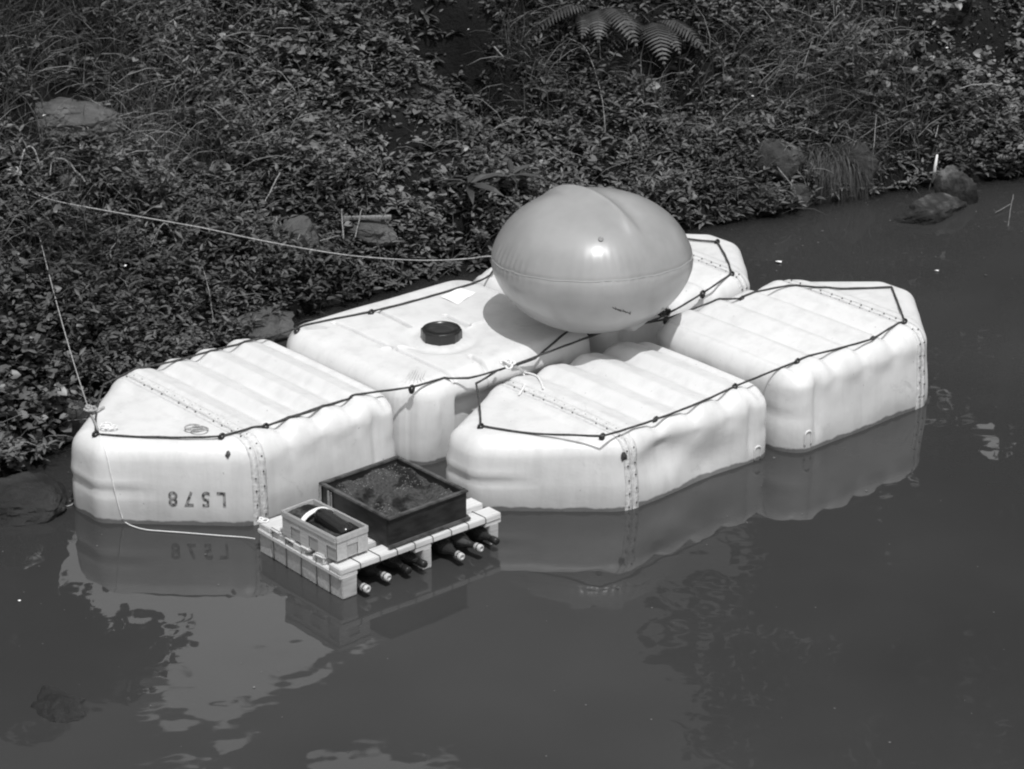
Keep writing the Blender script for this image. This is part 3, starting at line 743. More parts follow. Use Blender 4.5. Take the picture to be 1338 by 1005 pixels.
for i in range(4):
    a, b = rimp[i], rimp[i+1]; c = (a+b)/2; dd = b-a
    box('rim', c.x*.985, c.y*.985, tzh-.002, abs(dd.x)+.012 if abs(dd.x) > .01 else .022, abs(dd.y)-.03 if abs(dd.y) > .01 else .022, .010, M_TRAYRIM, tray, .003)
box('foot_flange', 0, -tv-.008, .010, 2*tu+.02, .018, .012, M_TRAYRIM, tray, .003)
box('foot_flange', tu+.008, 0, .010, .018, 2*tv-.01, .012, M_TRAYRIM, tray, .003)
box('corner_strap', -tu-.004, tv-.06, tzh*.46, .006, .012, tzh*.9, M_CORD, tray, .001)
box('corner_strap', -tu-.004, tv-.078, tzh*.46, .005, .006, tzh*.88, M_CORD, tray, .001)
box('corner_strap', -tu-.003, tv+.004, tzh*.46, .006, .010, tzh*.95, M_CORD, tray, .001)
n = 90; gx_, gy_ = np.meshgrid(np.linspace(-tu+.012, tu-.012, n), np.linspace(-tv+.012, tv-.012, n), indexing='ij')
hz = tzh-.030+.020*fbm(gx_*9+3, gy_*9, 4)*2+.010*fbm(gx_*40, gy_*40, 3)*2
for cx_, cy_, rr in ((-.07, .06, .045), (-.09, .02, .04), (.04, .10, .05), (-.02, -.05, .04), (.10, -.07, .055), (-.05, -.13, .04), (.03, -.14, .05)): hz -= .042*np.exp(-((gx_-cx_)**2+(gy_-cy_)**2)/rr**2)
peat = fastmesh('peat_fill', np.stack([gx_, gy_, hz], -1).reshape(-1, 3), gridfaces(n, n), M_PEAT, tray, True)
gr = []
for _ in range(900):
    i, j = rng.integers(0, n, 2)
    if hz[i, j] < tzh-.038: continue
    p = Vector((gx_[i, j], gy_[i, j], hz[i, j]+.001)); s = random.uniform(.0012, .0035)
    gr.append(([p+Vector((s, 0, 0)), p+Vector((-s*.6, s, 0)), p+Vector((-s*.6, -s, 0)), p+Vector((0, 0, s*1.3))], [(0, 1, 3), (1, 2, 3), (2, 0, 3)]))
V, F_ = join_data(gr); tag(mesh('grit', V, F_, M_PEATB, tray), kind='stuff')

# punnet: woven veneer basket
q0, q1, q2 = at(369, 671, .245), at(439, 707, .245), at(477, 690, .245)
pu0, pv0 = toUV(q0.x, q0.y); pu1, pv1 = toUV(q1.x, q1.y); pu2, pv2 = toUV(q2.x, q2.y)
PL = .40; PWd = .155; PH = .106
e1 = (Vector(q1)-Vector(q0)); yaw = math.atan2(e1.y, e1.x)
PL = e1.xy.length; PWd = (Vector(q2)-Vector(q1)).xy.length
nrm = Vector((-math.sin(yaw), math.cos(yaw), 0)); ctr = (Vector(q0)+Vector(q1))/2+nrm*PWd/2; ctr.z = 0
pun = thing('punnet', 'small woven veneer basket of dark peat on the raft corner', 'basket', (ctr.x, ctr.y, RZ+.014), yaw)
a_, b_ = PL/2, PWd/2
def slab(name, p, q, z0, z1, out, m, th=.0018):
    p = Vector(p); q = Vector(q); d = (q-p).normalized(); nn = Vector((d.y, -d.x, 0)); cc = (p+q)/2+nn*out
    return box(name, cc.x, cc.y, (z0+z1)/2, (q-p).length, th, z1-z0, m, pun, .0005, rz=math.atan2(d.y, d.x))
cor = [(-a_, -b_), (a_, -b_), (a_, b_), (-a_, b_)]
for s in range(4):
    p, q = Vector(cor[s]+(0,)), Vector(cor[(s+1) % 4]+(0,)); L = (q-p).length; ns = 5 if L > .3 else 3; ns = max(2, round(L/.062))
    for k in range(ns):
        slab('upright_strip', p.lerp(q, k/ns)+(q-p).normalized()*.001, p.lerp(q, (k+1)/ns)-(q-p).normalized()*.001, 0, PH-.012, 0 if k % 2 else .0022, M_VENEER if k % 2 == 0 else M_VENEER2)
    for k in range(ns):
        if k % 2: slab('weft_strip', p.lerp(q, k/ns), p.lerp(q, (k+1)/ns), PH*.52, PH-.014, .0028, M_VENEER)
    slab('rim_band', p, q, PH-.024, PH, .0048, M_VENEER, .003); slab('rim_band', p, q, PH-.024, PH+.001, -.0025, M_VENEER, .003)
box('basket_base', 0, 0, .002, PL-.006, PWd-.006, .003, M_VENEER2, pun, 0)
n = 50; gx_, gy_ = np.meshgrid(np.linspace(-a_+.004, a_-.004, n), np.linspace(-b_+.004, b_-.004, n), indexing='ij')
hz = PH-.022+.014*fbm(gx_*14, gy_*14, 4)*2+.014*np.cos(gy_/b_*1.5)
fastmesh('peat_fill', np.stack([gx_, gy_, hz], -1).reshape(-1, 3), gridfaces(n, n), M_PEAT, pun, True)
strap = [Vector((-a_*.28, math.cos(t)*(-b_)*.98, PH-.02+.042*math.sin(t))) for t in np.linspace(0.02, math.pi-.02, 18)]
V = []; 
for p in strap: V += [p+Vector((-.013, 0, 0)), p+Vector((.013, 0, 0)), p+Vector((.013, 0, .002)), p+Vector((-.013, 0, .002))]
mesh('strap', V, [(4*i+e, 4*i+(e+1) % 4, 4*i+4+(e+1) % 4, 4*i+4+e) for i in range(17) for e in range(4)], M_WCORD, pun, False)
bun = [(-a_*.2, -.0, PH-.012), (-a_*.05, 0, PH+.002), (a_*.3, 0, PH-.004), (a_*.72, 0, PH-.014), (a_*.8, 0, PH-.02)]
tag(tube('dark_jar', [ctr+Vector((math.cos(yaw)*p[0]-math.sin(yaw)*p[1], math.sin(yaw)*p[0]+math.cos(yaw)*p[1], p[2]+RZ+.014)) for p in smoothpath(bun, 6)], [min(.037, .012+.006*i, .012+.012*(24-i)) for i in range(25)], mat('dark_jar_glass', .012, .2, .5), None, 18), 'dark glossy rounded jar lying in the woven basket under its white band', 'jar')

def bottle(px, py, z, label, cork=True, tilt=0.0, yaw=0, neckdark=False):
    p = at(px, py, z)+Vector((.010, -.014, -.004))      # tip of the neck
    # axis points out under the front beam, away from the raft
    az = TH-math.pi/2+yaw; ax = Vector((math.cos(az)*math.cos(tilt), math.sin(az)*math.cos(tilt), math.sin(tilt)))
    L = .30; base = p-ax*L
    r = thing('bottle', label, 'bottle', base, 0, 'dark glass bottles floating under the raft')
    M = ax.to_track_quat('Z', 'Y').to_matrix().to_4x4()
    lathe('glass_body', [(.010, 0), (.036, .002), (.038, .012), (.038, .17), (.036, .19), (.026, .215), (.0165, .235), (.0142, .255), (.0138, .285), (.0162, .287), (.0162, .296), (.0142, .298)], M_GLASS, r, 26, M)
    if cork: lathe('cork', [(.0165, .276), (.0162, .290), (.0162, .306), (.0145, .310), (.0075, .311), (.007, .307), (.002, .306)], M_CORK, r, 18, M)
    else: lathe('screw_cap', [(.0155, .27), (.0165, .278), (.0165, .305), (.013, .309), (.002, .309)], M_LID, r, 18, M)
bottle(476, 766, .045, 'bottle with pale stopper nearest the near corner of the raft')
bottle(503, 751, .045, 'bottle with pale stopper, second from the near corner of the raft', yaw=.1)
bottle(530, 742, .045, 'dark capped bottle between the second pale stopper and the middle block', cork=False, yaw=-.1, tilt=.02)
bottle(551, 734, .055, 'dark capped bottle just left of the middle block of the raft', cork=False, tilt=.05)
bottle(599, 724, .05, 'bottle with pale stopper just right of the middle block of the raft', yaw=-.08)
bottle(624, 713, .06, 'bottle with a thick pale stopper, last stopper before the far corner of the raft', yaw=.12)
bottle(645, 704, .055, 'dark capped bottle at the far right corner of the raft', cork=False, yaw=-.05, tilt=.05)

# ------------------------------------------------------------------ mooring cords
c1 = [on_bank(24, 250, .06)]
end = UV(8.25, 9.5, .40)
sagp = [(60, 259), (170, 281), (260, 297), (350, 316), (450, 333), (540, 340), (600, 339), (641, 335)]
for i, (a, b) in enumerate(sagp):
    t = (i+1)/(len(sagp)+1); Y = c1[0].y+(end.y-c1[0].y)*((a-24)/(700-24)); d = ray(a, b); k = Y/d[1]; c1.append(Vector((d[0]*k, d[1]*k, CAM_H+d[2]*k)))
c1.append(end)
tag(tube('mooring_cord', smoothpath(c1, 10), .0032, M_CORD, None, 6, .8, .15), 'long pale mooring cord running from the bank to behind the balloon', 'cord', 'cords holding the floats')
tangle(on_bank(22, 249, .06), 5, .035, .0045, M_CORD, 'cord_knot', 'pale tangled knot where the long mooring cord is tied to the bank', seed=21, tails=[[on_bank(24, 250, .05), on_bank(34, 226, .10), on_bank(46, 224, .10), on_bank(54, 232, .02)], [on_bank(22, 250, .05), on_bank(30, 262, .05), on_bank(38, 272, .02)]])
e0 = P3(118, 541, .36); s0 = on_bank(52, 322, .04)
c2 = [s0.lerp(e0, t)-Vector((0, 0, .10*4*t*(1-t)*.5)) for t in np.linspace(0, 1, 14)]
tag(tube('mooring_cord', c2, .0027, M_CORD, None, 6, .8, .15), 'short pale mooring cord from the bank to the tip of the L578 pontoon', 'cord', 'cords holding the floats')
tangle(e0+Vector((0, 0, .01)), 5, .022, .0055, M_CORD, 'cord_knot', 'frayed knot on the tip of the L578 pontoon', seed=23, tails=[[e0, P3(124, 552, .37), P3(128, 562, .38)], [e0, P3(126, 538, .37), P3(136, 532, .38)]])
fall = []
for a, b in ((127, 562), (131, 570), (138, 590), (145, 620), (152, 650), (157, 668), (159, 674), (160, 678)):
    d = Vector(ray(a, b)).normalized(); best = None
    for bv in HULLS:
        h = bv.ray_cast(Vector((0, 0, CAM_H)), d)
        if h[0] is not None and (best is None or h[3] < best[3]): best = h
    if best: fall.append(best[0]-d*.004)
fall += [at(160, 680, .008), at(172, 687, .006), at(190, 692, .006), at(212, 694, .006), at(240, 696, .006), at(290, 700, .006), at(318, 702, .01), at(333, 704, .03)]
tag(tube('mooring_cord', smoothpath(fall, 8), .0022, M_WCORD, None, 6), 'thin white cord hanging down the L578 bow and floating across to the raft', 'cord', 'cords holding the floats')
sc = [at(42, 675, .004), at(52, 667, .004), at(75, 663, .004), at(93, 660, .004), at(99, 652, .01)]
tag(tube('cord_end', smoothpath(sc, 8), .003, M_CORD, None, 5), 'loose cord end floating by the stones left of the pontoons', 'cord')

# ------------------------------------------------------------------ stones
def rock(px, py, w, h, label, m=M_ROCK, seed=0, sink=.35, depth=None, lift=0, rz=None, flat=.5):
    rr = np.random.default_rng(seed); bm = bmesh.new(); bmesh.ops.create_icosphere(bm, subdivisions=5, radius=1)
    V = np.array([v.co[:] for v in bm.verts])
    for _ in range(13):
        n_ = rr.normal(size=3); n_ /= np.linalg.norm(n_); d = rr.uniform(.55, .85); s = V@n_-d; V = V-np.where(s > 0, s, 0)[:, None]*n_*.93
    V += (V/np.linalg.norm(V, axis=1)[:, None])*(.16*fbm(V[:, 0]*2+seed, V[:, 1]*2+V[:, 2]*3, 5)*2+.05*fbm(V[:, 0]*9+seed, V[:, 2]*9+V[:, 1]*5, 4)*2)[:, None]
    V *= np.array([w/2, (depth or w*.7)/2, h/2])
    for v, p in zip(bm.verts, V): v.co = p
    me = bpy.data.meshes.new('rock'); bm.to_mesh(me); bm.free()
    o = link('rock', me, m, None, True); p = on_bank(px, py)
    o.location = p+Vector((0, 0, h/2-h*sink+lift)); o.rotation_euler = (rr.uniform(-.2, .2), rr.uniform(-.2, .2), TH if rz is None else rz)
    me.set_sharp_from_angle(angle=math.radians(28)) if hasattr(me, 'set_sharp_from_angle') else None
    return tag(o, label, 'rock', 'stones on the bank and at the waterline')
rock(92, 160, .62, .26, 'flat pale bare stone high on the left of the bank', M_SLAB, 3, .62, .55, lift=.03)
rock(32, 668, .50, .26, 'big dark stone in the water at the left edge below the leaves', M_WET, 4, .45, .42)
rock(96, 575, .20, .26, 'upright stone beside the tip of the L578 pontoon', M_ROCK, 5, .3, .2)
rock(350, 436, .34, .26, 'angular pale stone at the gap behind the left pontoon and the tank', M_ROCKL, 6, .35, .3)
rock(222, 362, .15, .20, 'small upright grey stone among leaves above the left pontoon', M_ROCK, 8, .2)
rock(388, 318, .26, .20, 'pale stone just under the mooring cord left of the plank', M_ROCKL, 9, .3)
rock(484, 308, .26, .14, 'low pale stone lying under the short plank', M_ROCKL, 10, .45, .3)
rock(90, 246, .15, .10, 'small pale stone close to the mooring cord knot', M_ROCKL, 12, .4)
rock(1018, 228, .34, .32, 'grey stone just left of the hanging grass tussock', M_ROCK, 14, .3)
rock(1000, 262, .26, .16, 'low wet stone at the waterline left of the tussock', M_ROCK, 15, .5)
rock(1120, 230, .28, .34, 'grey stone standing behind the right side of the tussock', M_ROCK, 16, .3)
rock(1045, 266, .22, .2, 'stone at the water right under the tussock', M_ROCK, 17, .5)
rock(1248, 262, .30, .40, 'lichen covered stump-like stone standing in the water on the right', M_LICHEN, 18, .36, .24)
rock(1212, 282, .62, .20, 'long low dark stone in the water below the lichen covered stone', M_LICHEN, 19, .5, .3)
rock(180, 640, .3, .2, 'dark stone half behind the tip of the L578 pontoon', M_ROCK, 22, .5)
def reflection_stone(px, py, w, h, top, label, seed):
    o = rock(px, py, w, h, label, M_WET, seed, depth=w*.8); p = at(px, py, 0); o.location = (p.x, p.y, top-h*.36); return o
reflection_stone(70, 915, .55, .3, .012, 'made-up dark stone imitating a dark reflection in the water at the lower left', 31)  # added stone, its dark colour stands in for a reflection on the water

# ------------------------------------------------------------------ vegetation prototypes
def leaf_proto(L=1, Wd=.42, fold=.18, curl=.2):
    V = np.array([[0, 0, 0], [.33*L, Wd*.5, fold*Wd], [.33*L, 0, -.02], [.33*L, -Wd*.5, fold*Wd], [.7*L, Wd*.34, fold*Wd*.6-curl*.3], [.7*L, 0, -curl*.35], [.7*L, -Wd*.34, fold*Wd*.6-curl*.3], [L, 0, -curl]], float)
    F = np.array([[0, 2, 1], [0, 3, 2], [1, 2, 5], [1, 5, 4], [2, 3, 6], [2, 6, 5], [4, 5, 7], [5, 6, 7]])
    return V, F
def broad_proto():
    k = 8; V = [[0, 0, 0]]; 
    for i, (x, y) in enumerate([(.05, .22), (.32, .46), (.68, .36), (1.0, 0), (.68, -.36), (.32, -.46), (.05, -.22)]): V.append([x, y, .10*abs(y)*2-.18*x*x])
    V.append([.42, 0, -.06]); V = np.array(V, float)
    F = [[8, i, i+1] for i in range(1, 7)]+[[0, 1, 8][::-1], [0, 8, 7][::-1]]
    return V, np.array(F)
def rotm(yaw, pitch, roll):
    cy, sy, cp, sp, cr_, sr = np.cos(yaw), np.sin(yaw), np.cos(pitch), np.sin(pitch), np.cos(roll), np.sin(roll)
    z = np.zeros_like(cy); o = z+1
    Rz = np.stack([np.stack([cy, -sy, z], -1), np.stack([sy, cy, z], -1), np.stack([z, z, o], -1)], -2)
    Ry = np.stack([np.stack([cp, z, -sp], -1), np.stack([z, o, z], -1), np.stack([sp, z, cp], -1)], -2)   # +pitch lifts +x
    Rx = np.stack([np.stack([o, z, z], -1), np.stack([z, cr_, -sr], -1), np.stack([z, sr, cr_], -1)], -2)
    return Rz @ Ry @ Rx
def place(proto, pos, yaw, pitch, roll, scale, lean=None):
    V, F = proto; R = rotm(yaw, pitch, roll); n = len(pos)
    P = np.einsum('nij,vj->nvi', R, V)*np.asarray(scale)[:, None, None]+pos[:, None, :]
    FF = F[None]+(np.arange(n)*len(V))[:, None, None]
    return P.reshape(-1, 3), FF.reshape(-1, F.shape[1])
def cat(lst):
    V = []; F = []; o = 0
    for v, f in lst: V.append(v); F.append(f+o); o += len(v)
    return np.vstack(V), np.vstack(F)
def sprigs(x, y, h, nleaf, lsize, proto, spread=1.0, zbase=None, up=(-.15, .8)):
    """leafy shoots: each a leaning stem carrying nleaf leaves in a spiral; returns leaves and stems"""
    n = len(x); z = np.maximum(ground_z(x, y), .01) if zbase is None else zbase
    az = rng.uniform(0, 2*np.pi, n); ln = rng.uniform(.05, .55, n)*spread
    # lean out from the bank, towards the light
    lx = np.cos(az)*ln+.10; ly = np.sin(az)*ln-.30
    pos = []; yaw = []; pit = []; sc = []
    for k in range(nleaf):
        t = (k+1)/nleaf
        px = x+lx*h*t; py = y+ly*h*t; pz = z+h*t*(1-.25*t)
        pos.append(np.stack([px, py, pz], -1)); yaw.append(az+k*2.4+rng.normal(0, .3, n)); pit.append(rng.uniform(up[0], up[1], n)*(.4+.8*t)); sc.append(lsize*rng.uniform(.65, 1.25, n)*(1.15-.4*t))
    L = place(proto, np.concatenate(pos), np.concatenate(yaw), np.concatenate(pit), rng.normal(0, .45, n*nleaf), np.concatenate(sc))
    return L
GRASSP = (np.array([[0, -.5, 0], [0, .5, 0], [.35, -.42, .12], [.35, .42, .12], [.7, -.26, .10], [.7, .26, .10], [1, 0, -.05]])*np.array([1, .022, 1]), np.array([[0, 1, 3], [0, 3, 2], [2, 3, 5], [2, 5, 4], [4, 5, 6]]))
def visible_pts(n, u0=3.6, u1=13.3, w0=-.03, w1=3.9):
    u = rng.uniform(u0, u1, n); w = rng.uniform(w0, w1, n); v = w+shore(u); return u*cT-v*sT, u*sT+v*cT, w
def proj(x, y, z):
    zz = z-CAM_H; dep = y*math.cos(PITCH)-zz*math.sin(PITCH); up = y*math.sin(PITCH)+zz*math.cos(PITCH)
    return 669+FPX*x/dep, 502.5-FPX*up/dep
def blob(px, py, cx, cy, rx, ry): return np.exp(-((px-cx)/rx)**2-((py-cy)/ry)**2)

# where plants leave the ground bare: stones, hollows, the water; top right thinned to imitate shade
x, y, w = visible_pts(30000); z = ground_z(x, y); px, py = proj(x, y, z)
inview = (px > -260) & (px < 1600) & (py > -260)
bare = 1.2*blob(px, py, 92, 145, 80, 48)+.9*blob(px, py, 350, 425, 40, 25)+.8*blob(px, py, 385, 305, 26, 20)+.8*blob(px, py, 222, 350, 18, 26)+.8*blob(px, py, 480, 300, 36, 16)+.7*blob(px, py, 95, 560, 20, 40)+.8*blob(px, py, 1018, 222, 24, 26)+.6*blob(px, py, 270, 440, 60, 14)+.6*blob(px, py, 1085, 235, 55, 30)+.5*blob(px, py, 265, 375, 20, 16)
grassy = np.clip(1.1*blob(px, py, 40, 40, 170, 110)+.8*blob(px, py, 190, 190, 120, 60)+.9*blob(px, py, 1090, 110, 170, 70)+.7*blob(px, py, 660, 60, 60, 60)+.45*blob(px, py, 90, 340, 120, 40), 0, 1)
broad = np.clip(1.1*blob(px, py, 1230, 150, 140, 110)+.8*blob(px, py, 340, 30, 110, 60)+1.0*blob(px, py, 40, 480, 60, 130)+.5*blob(px, py, 640, 260, 130, 50), 0, 1)
clump = fbm(x*2.4, y*2.4, 3)*2; hole = fbm(x*1.7+40, y*1.7, 4)*2
hol_shade = .88*blob(px, py, 595, 65, 62, 70)+1.0*blob(px, py, 1300, 50, 150, 75)+.6*blob(px, py, 560, 10, 60, 25)+.7*blob(px, py, 1150, 15, 60, 18)+.5*blob(px, py, 715, 60, 30, 50)+.7*blob(px, py, 870, 60, 30, 60)  # hollows, plus top right cleared to dark soil in place of tree shade
rnd = rng.random(len(x))
dens = np.clip(.95+1.6*hole, .06, 1)*(1-np.clip(bare, 0, 1))*(1-np.clip(hol_shade, 0, .96))
k = inview & (rnd < dens*(1-.97*grassy)*(1-.7*broad))
hh = np.clip(.11+.26*clump[k]+rng.uniform(-.03, .05, k.sum()), .03, .32)*(1-.6*np.clip(hol_shade[k], 0, 1))
L1 = sprigs(x[k], y[k], hh, 9, .058, leaf_proto(1, .34))
lv = fastmesh('ground_cover', *L1, M_LEAF); tag(lv, 'dense dark leafy ground cover clothing the whole bank above the water', 'ground cover', kind='stuff')
# broad leaved weeds
x2, y2, w2 = visible_pts(9500); z2 = ground_z(x2, y2); px2, py2 = proj(x2, y2, z2)
br2 = np.clip(1.1*blob(px2, py2, 1240, 150, 150, 120)+.8*blob(px2, py2, 340, 30, 110, 60)+1.1*blob(px2, py2, 30, 490, 70, 140)+.05+.4*blob(px2, py2, 640, 255, 130, 50), 0, 1)
bare2 = np.clip(.9*blob(px2, py2, 595, 65, 60, 70)+.85*blob(px2, py2, 1300, 50, 140, 75)+blob(px2, py2, 92, 140, 80, 46)+blob(px2, py2, 350, 425, 44, 28)+blob(px2, py2, 1085, 225, 70, 45), 0, 1)
k2 = (px2 > -260) & (px2 < 1600) & (py2 > -260) & (rng.random(len(x2)) < br2*(1-bare2)) & (fbm(x2*2+9, y2*2, 3) > -.12)
L2 = sprigs(x2[k2], y2[k2], rng.uniform(.08, .30, k2.sum()), 7, .056, broad_proto(), up=(-.3, .6))
tag(fastmesh('broad_leaved_weeds', *L2, M_BROAD), 'rounder broad leaved weeds in patches through the bank cover', 'weeds', kind='stuff')
# grass
x3, y3, w3 = visible_pts(150000, w1=4.0); z3 = ground_z(x3, y3); px3, py3 = proj(x3, y3, z3)
g3 = np.clip(1.1*blob(px3, py3, 40, 40, 180, 110)+.9*blob(px3, py3, 190, 190, 130, 70)+.9*blob(px3, py3, 1090, 110, 170, 80)+.8*blob(px3, py3, 670, 70, 70, 60)+.5*blob(px3, py3, 90, 340, 120, 40)+.05-1.5*blob(px3, py3, 595, 60, 50, 60)-1.0*blob(px3, py3, 1300, 60, 90, 60), 0, 1)*(1-np.clip(blob(px3, py3, 92, 145, 75, 45), 0, 1))
k3 = (px3 > -260) & (px3 < 1600) & (py3 > -260) & (rng.random(len(x3)) < g3)
n3 = k3.sum()
pos = np.stack([x3[k3], y3[k3], z3[k3]], -1)
L3 = place(GRASSP, pos, rng.uniform(-3.3, .4, n3), rng.uniform(.1, 1.3, n3), rng.uniform(-.6, .6, n3), rng.uniform(.10, .34, n3))
tag(fastmesh('grass', *L3, M_GRASS), 'rough grass growing in patches through the bank cover', 'grass', kind='stuff')
# moss and tiny leaf litter low to the soil
x4, y4, w4 = visible_pts(45000); z4 = ground_z(x4, y4); px4, py4 = proj(x4, y4, z4)
g4 = blob(px4, py4, 40, 40, 180, 110)+blob(px4, py4, 190, 190, 130, 70)+blob(px4, py4, 1090, 110, 170, 80)+blob(px4, py4, 92, 140, 70, 36)+blob(px4, py4, 590, 60, 60, 60)
k4 = (px4 > -60) & (px4 < 1400) & (py4 > -60) & (w4 > .05) & (rng.random(len(x4)) > .9*np.clip(g4, 0, 1)); n4 = k4.sum()
L4 = place(leaf_proto(1, .5), np.stack([x4[k4], y4[k4], z4[k4]+rng.uniform(.0, .04, n4)], -1), rng.uniform(0, 6.28, n4), rng.uniform(-.3, .7, n4), rng.normal(0, .6, n4), rng.uniform(.015, .04, n4))
tag(fastmesh('leaf_litter', *L4, M_LEAF), 'tiny low leaves and litter over the soil of the bank', 'leaf litter', kind='stuff')

# ---- single plants that stand out
def fern(px, py, label, L=.5, n=7, seed=0):
    rr = random.Random(seed); root = on_bank(px, py); r = thing('fern', label, 'fern', root, 0, 'ferns at the top of the bank')
    for i in range(n):
        az = -math.pi/2+(i-(n-1)/2)*.5+rr.uniform(-.3, .3); Ln = L*rr.uniform(.6, 1.15); V = []; F = []; pts = []
        for k in range(23):
            t = k/22; pts.append(Vector((math.cos(az)*Ln*t*.85, math.sin(az)*Ln*t*.85, .10+Ln*(.75*t-1.0*t*t))))
        for k in range(2, 23):
            t = k/22; T = (pts[k]-pts[k-1]).normalized(); sidev = T.cross(Vector((0, 0, 1))).normalized(); wdt = Ln*.24*math.sin(math.pi*min(1, t*.9+.12))**.8
            for s in (-1, 1):
                o = len(V); b = pts[k]; tip = b+sidev*s*wdt+T*wdt*.25-Vector((0, 0, wdt*.25)); m_ = b.lerp(tip, .45)
                V += [b-T*.006, b+T*.008, m_+T*.009+Vector((0, 0, .006)), tip, m_-T*.008+Vector((0, 0, .004))]; F += [(o, o+1, o+2, o+4), (o+4, o+2, o+3)]
        V0, F0 = tube_data(pts, [.003*(1-.7*k/22) for k in range(23)], 4); V, F = join_data([(V, F), (V0, F0)])
        mesh('frond', V, F, M_FERN, r)
fern(780, 42, 'fern with hanging fronds at the top of the bank left of the other fern', .46, 5, 1)
fern(845, 60, 'fern with hanging fronds at the top of the bank above the balloon', .50, 5, 2)
def herb(px, py, label, n=11, L=.16, W=.26, seed=0, name='herb', lift=.08):
    rr = np.random.default_rng(seed); p = on_bank(px, py); r = thing(name, label, 'plant', p)
    pr = leaf_proto(1, W)
    for i in range(n):
        V, F = place(pr, np.array([[0, 0, lift+.01*i/n]]), np.array([i*2.4+rr.normal()*.2]), np.array([rr.uniform(-.1, .45)]), np.array([rr.normal()*.2]), np.array([L*rr.uniform(.7, 1.15)]))
        mesh('leaf', V, F, M_FERN, r)
    tube('stem', [(0, 0, 0), (.004, 0, lift*.5), (0, 0, lift+.01)], .004, M_STEM, r, 5)
herb(612, 290, 'rosette of long pointed leaves on the bank left of the balloon', 13, .20, .24, 1, lift=.2)
herb(668, 278, 'long leaved plant brushing the left shoulder of the balloon', 9, .2, .2, 2, lift=.18)
herb(590, 255, 'smaller rosette of pointed leaves above the large rosette', 9, .11, .28, 3)
herb(715, 145, 'pale pointed-leaf plant in the gap below the ferns', 9, .10, .3, 4)
herb(470, 35, 'spiky plant left of the dark hollow at the top of the bank', 12, .14, .14, 5)
herb(555, 45, 'pale spray of leaves hanging over the dark hollow', 7, .12, .2, 6)
# tussock
tp = on_bank(1085, 208); tus = thing('grass_tussock', 'drooping grass tussock hanging over the water between grey stones', 'grass tussock', tp)
nb = 2600; az = rng.normal(-math.pi/2, .75, nb); Lb = rng.uniform(.16, .34, nb); V = []; F = []
for i in range(nb):
    d = Vector((math.cos(az[i]), math.sin(az[i]), 0)); s = d.cross(Vector((0, 0, 1)))*.0022; o = len(V); b0 = Vector((rng.normal(0, .075), rng.normal(0, .04), rng.uniform(-.02, .06)))
    out = rng.uniform(.35, .8); drop = rng.uniform(.7, 1.25)
    for k in range(5):
        t = k/4; p = b0+d*Lb[i]*out*t*1.1+Vector((0, 0, Lb[i]*(.55*t-drop*1.25*t*t)))
        wd = 1-t*.85; V += [p-s*wd, p+s*wd]
    F += [(o+2*k, o+2*k+1, o+2*k+3, o+2*k+2) for k in range(4)]
half = (nb//2)*10
tag(mesh('blades', V, F, M_TUSS, tus), kind='stuff')
# overhanging twig with round leaves, top right
def twig(pts, label, nleaf=9, ls=.06, seed=0, zoff=.25, name='branch', m=M_BROAD):
    rr = np.random.default_rng(seed); base = [on_bank(a, b) for a, b in pts]; r = thing(name, label, 'branch', base[0])
    P = [p-base[0]+Vector((0, -.08, zoff*(.6+.4*i/len(base)))) for i, p in enumerate(base)]; P = [Vector((0, 0, -.02))]+P
    sp = smoothpath(P, 6); tube('twig', sp, [.006*(1-.6*i/len(sp)) for i in range(len(sp))], M_STEM, r, 5); bp = broad_proto()
    for i in range(nleaf):
        q = sp[int(len(sp)*(.25+.74*i/nleaf))]
        V, F = place(bp, np.array([[q.x, q.y, q.z]]), np.array([rr.uniform(-2.6, -.5)]), np.array([rr.uniform(-.6, .2)]), np.array([rr.normal()*.3]), np.array([ls*rr.uniform(.8, 1.3)]))
        mesh('leaf', V, F, m, r)
twig([(1265, 25), (1240, 36), (1212, 34), (1190, 22), (1178, 14)], 'twig with round pale leaves at the top right of the bank', 11, .055, 3)
twig([(1150, 2), (1158, 6), (1170, 8), (1150, 12)], 'short leafy twig at the top edge left of the pale-leaved twig', 8, .05, 4)
twig([(1330, 60), (1322, 80), (1335, 96)], 'leafy twig at the right edge of the bank', 6, .05, 5)

# ---- dry stalks, sticks, plank, stake
def stick(pts, r, label, m=M_DRY, lift=.10, name='stick', grp='dry sticks and stalks on the bank'):
    P = []
    for i, q in enumerate(pts): P.append(on_bank(q[0], q[1])+Vector((0, -.06, lift if len(q) < 3 else q[2])))
    P = [a+Vector([random.uniform(-1, 1)*r*.35 for _ in range(3)]) for a in smoothpath(P, 6)]; return tag(tube(name, P, [r*.85*random.uniform(.85, 1.1)*(1-.4*i/len(P)) for i in range(len(P))], m, None, 6), label, 'stick', grp)
stick([(130, 245), (152, 268), (178, 291)], .0045, 'straight pale stick crossing the long mooring cord on the left')
stick([(76, 232), (92, 236), (104, 248), (116, 258)], .009, 'thick bleached root curling above the long mooring cord')
stick([(70, 250), (72, 238), (80, 232)], .004, 'thin bent twig just left of the bleached root')
stick([(368, 248), (360, 262), (348, 284)], .006, 'short thick stalk above the mooring cord left of the plank')
stick([(322, 302), (332, 296)], .006, 'stubby broken stick just above the mooring cord')
stick([(362, 318), (364, 302)], .004, 'upright twig standing in front of the pale stone')
stick([(391, 332), (396, 322), (392, 312)], .004, 'hooked twig right of the pale stone under the cord')
stick([(450, 332), (448, 296)], .005, 'upright stalk at the left end of the plank')
stick([(465, 330), (474, 294)], .005, 'leaning stalk right beside the upright one at the plank')
stick([(420, 338), (445, 326)], .004, 'thin twig lying left of the plank stalks')
stick([(714, 219), (738, 237)], .005, 'short bleached stick just above the top of the balloon')
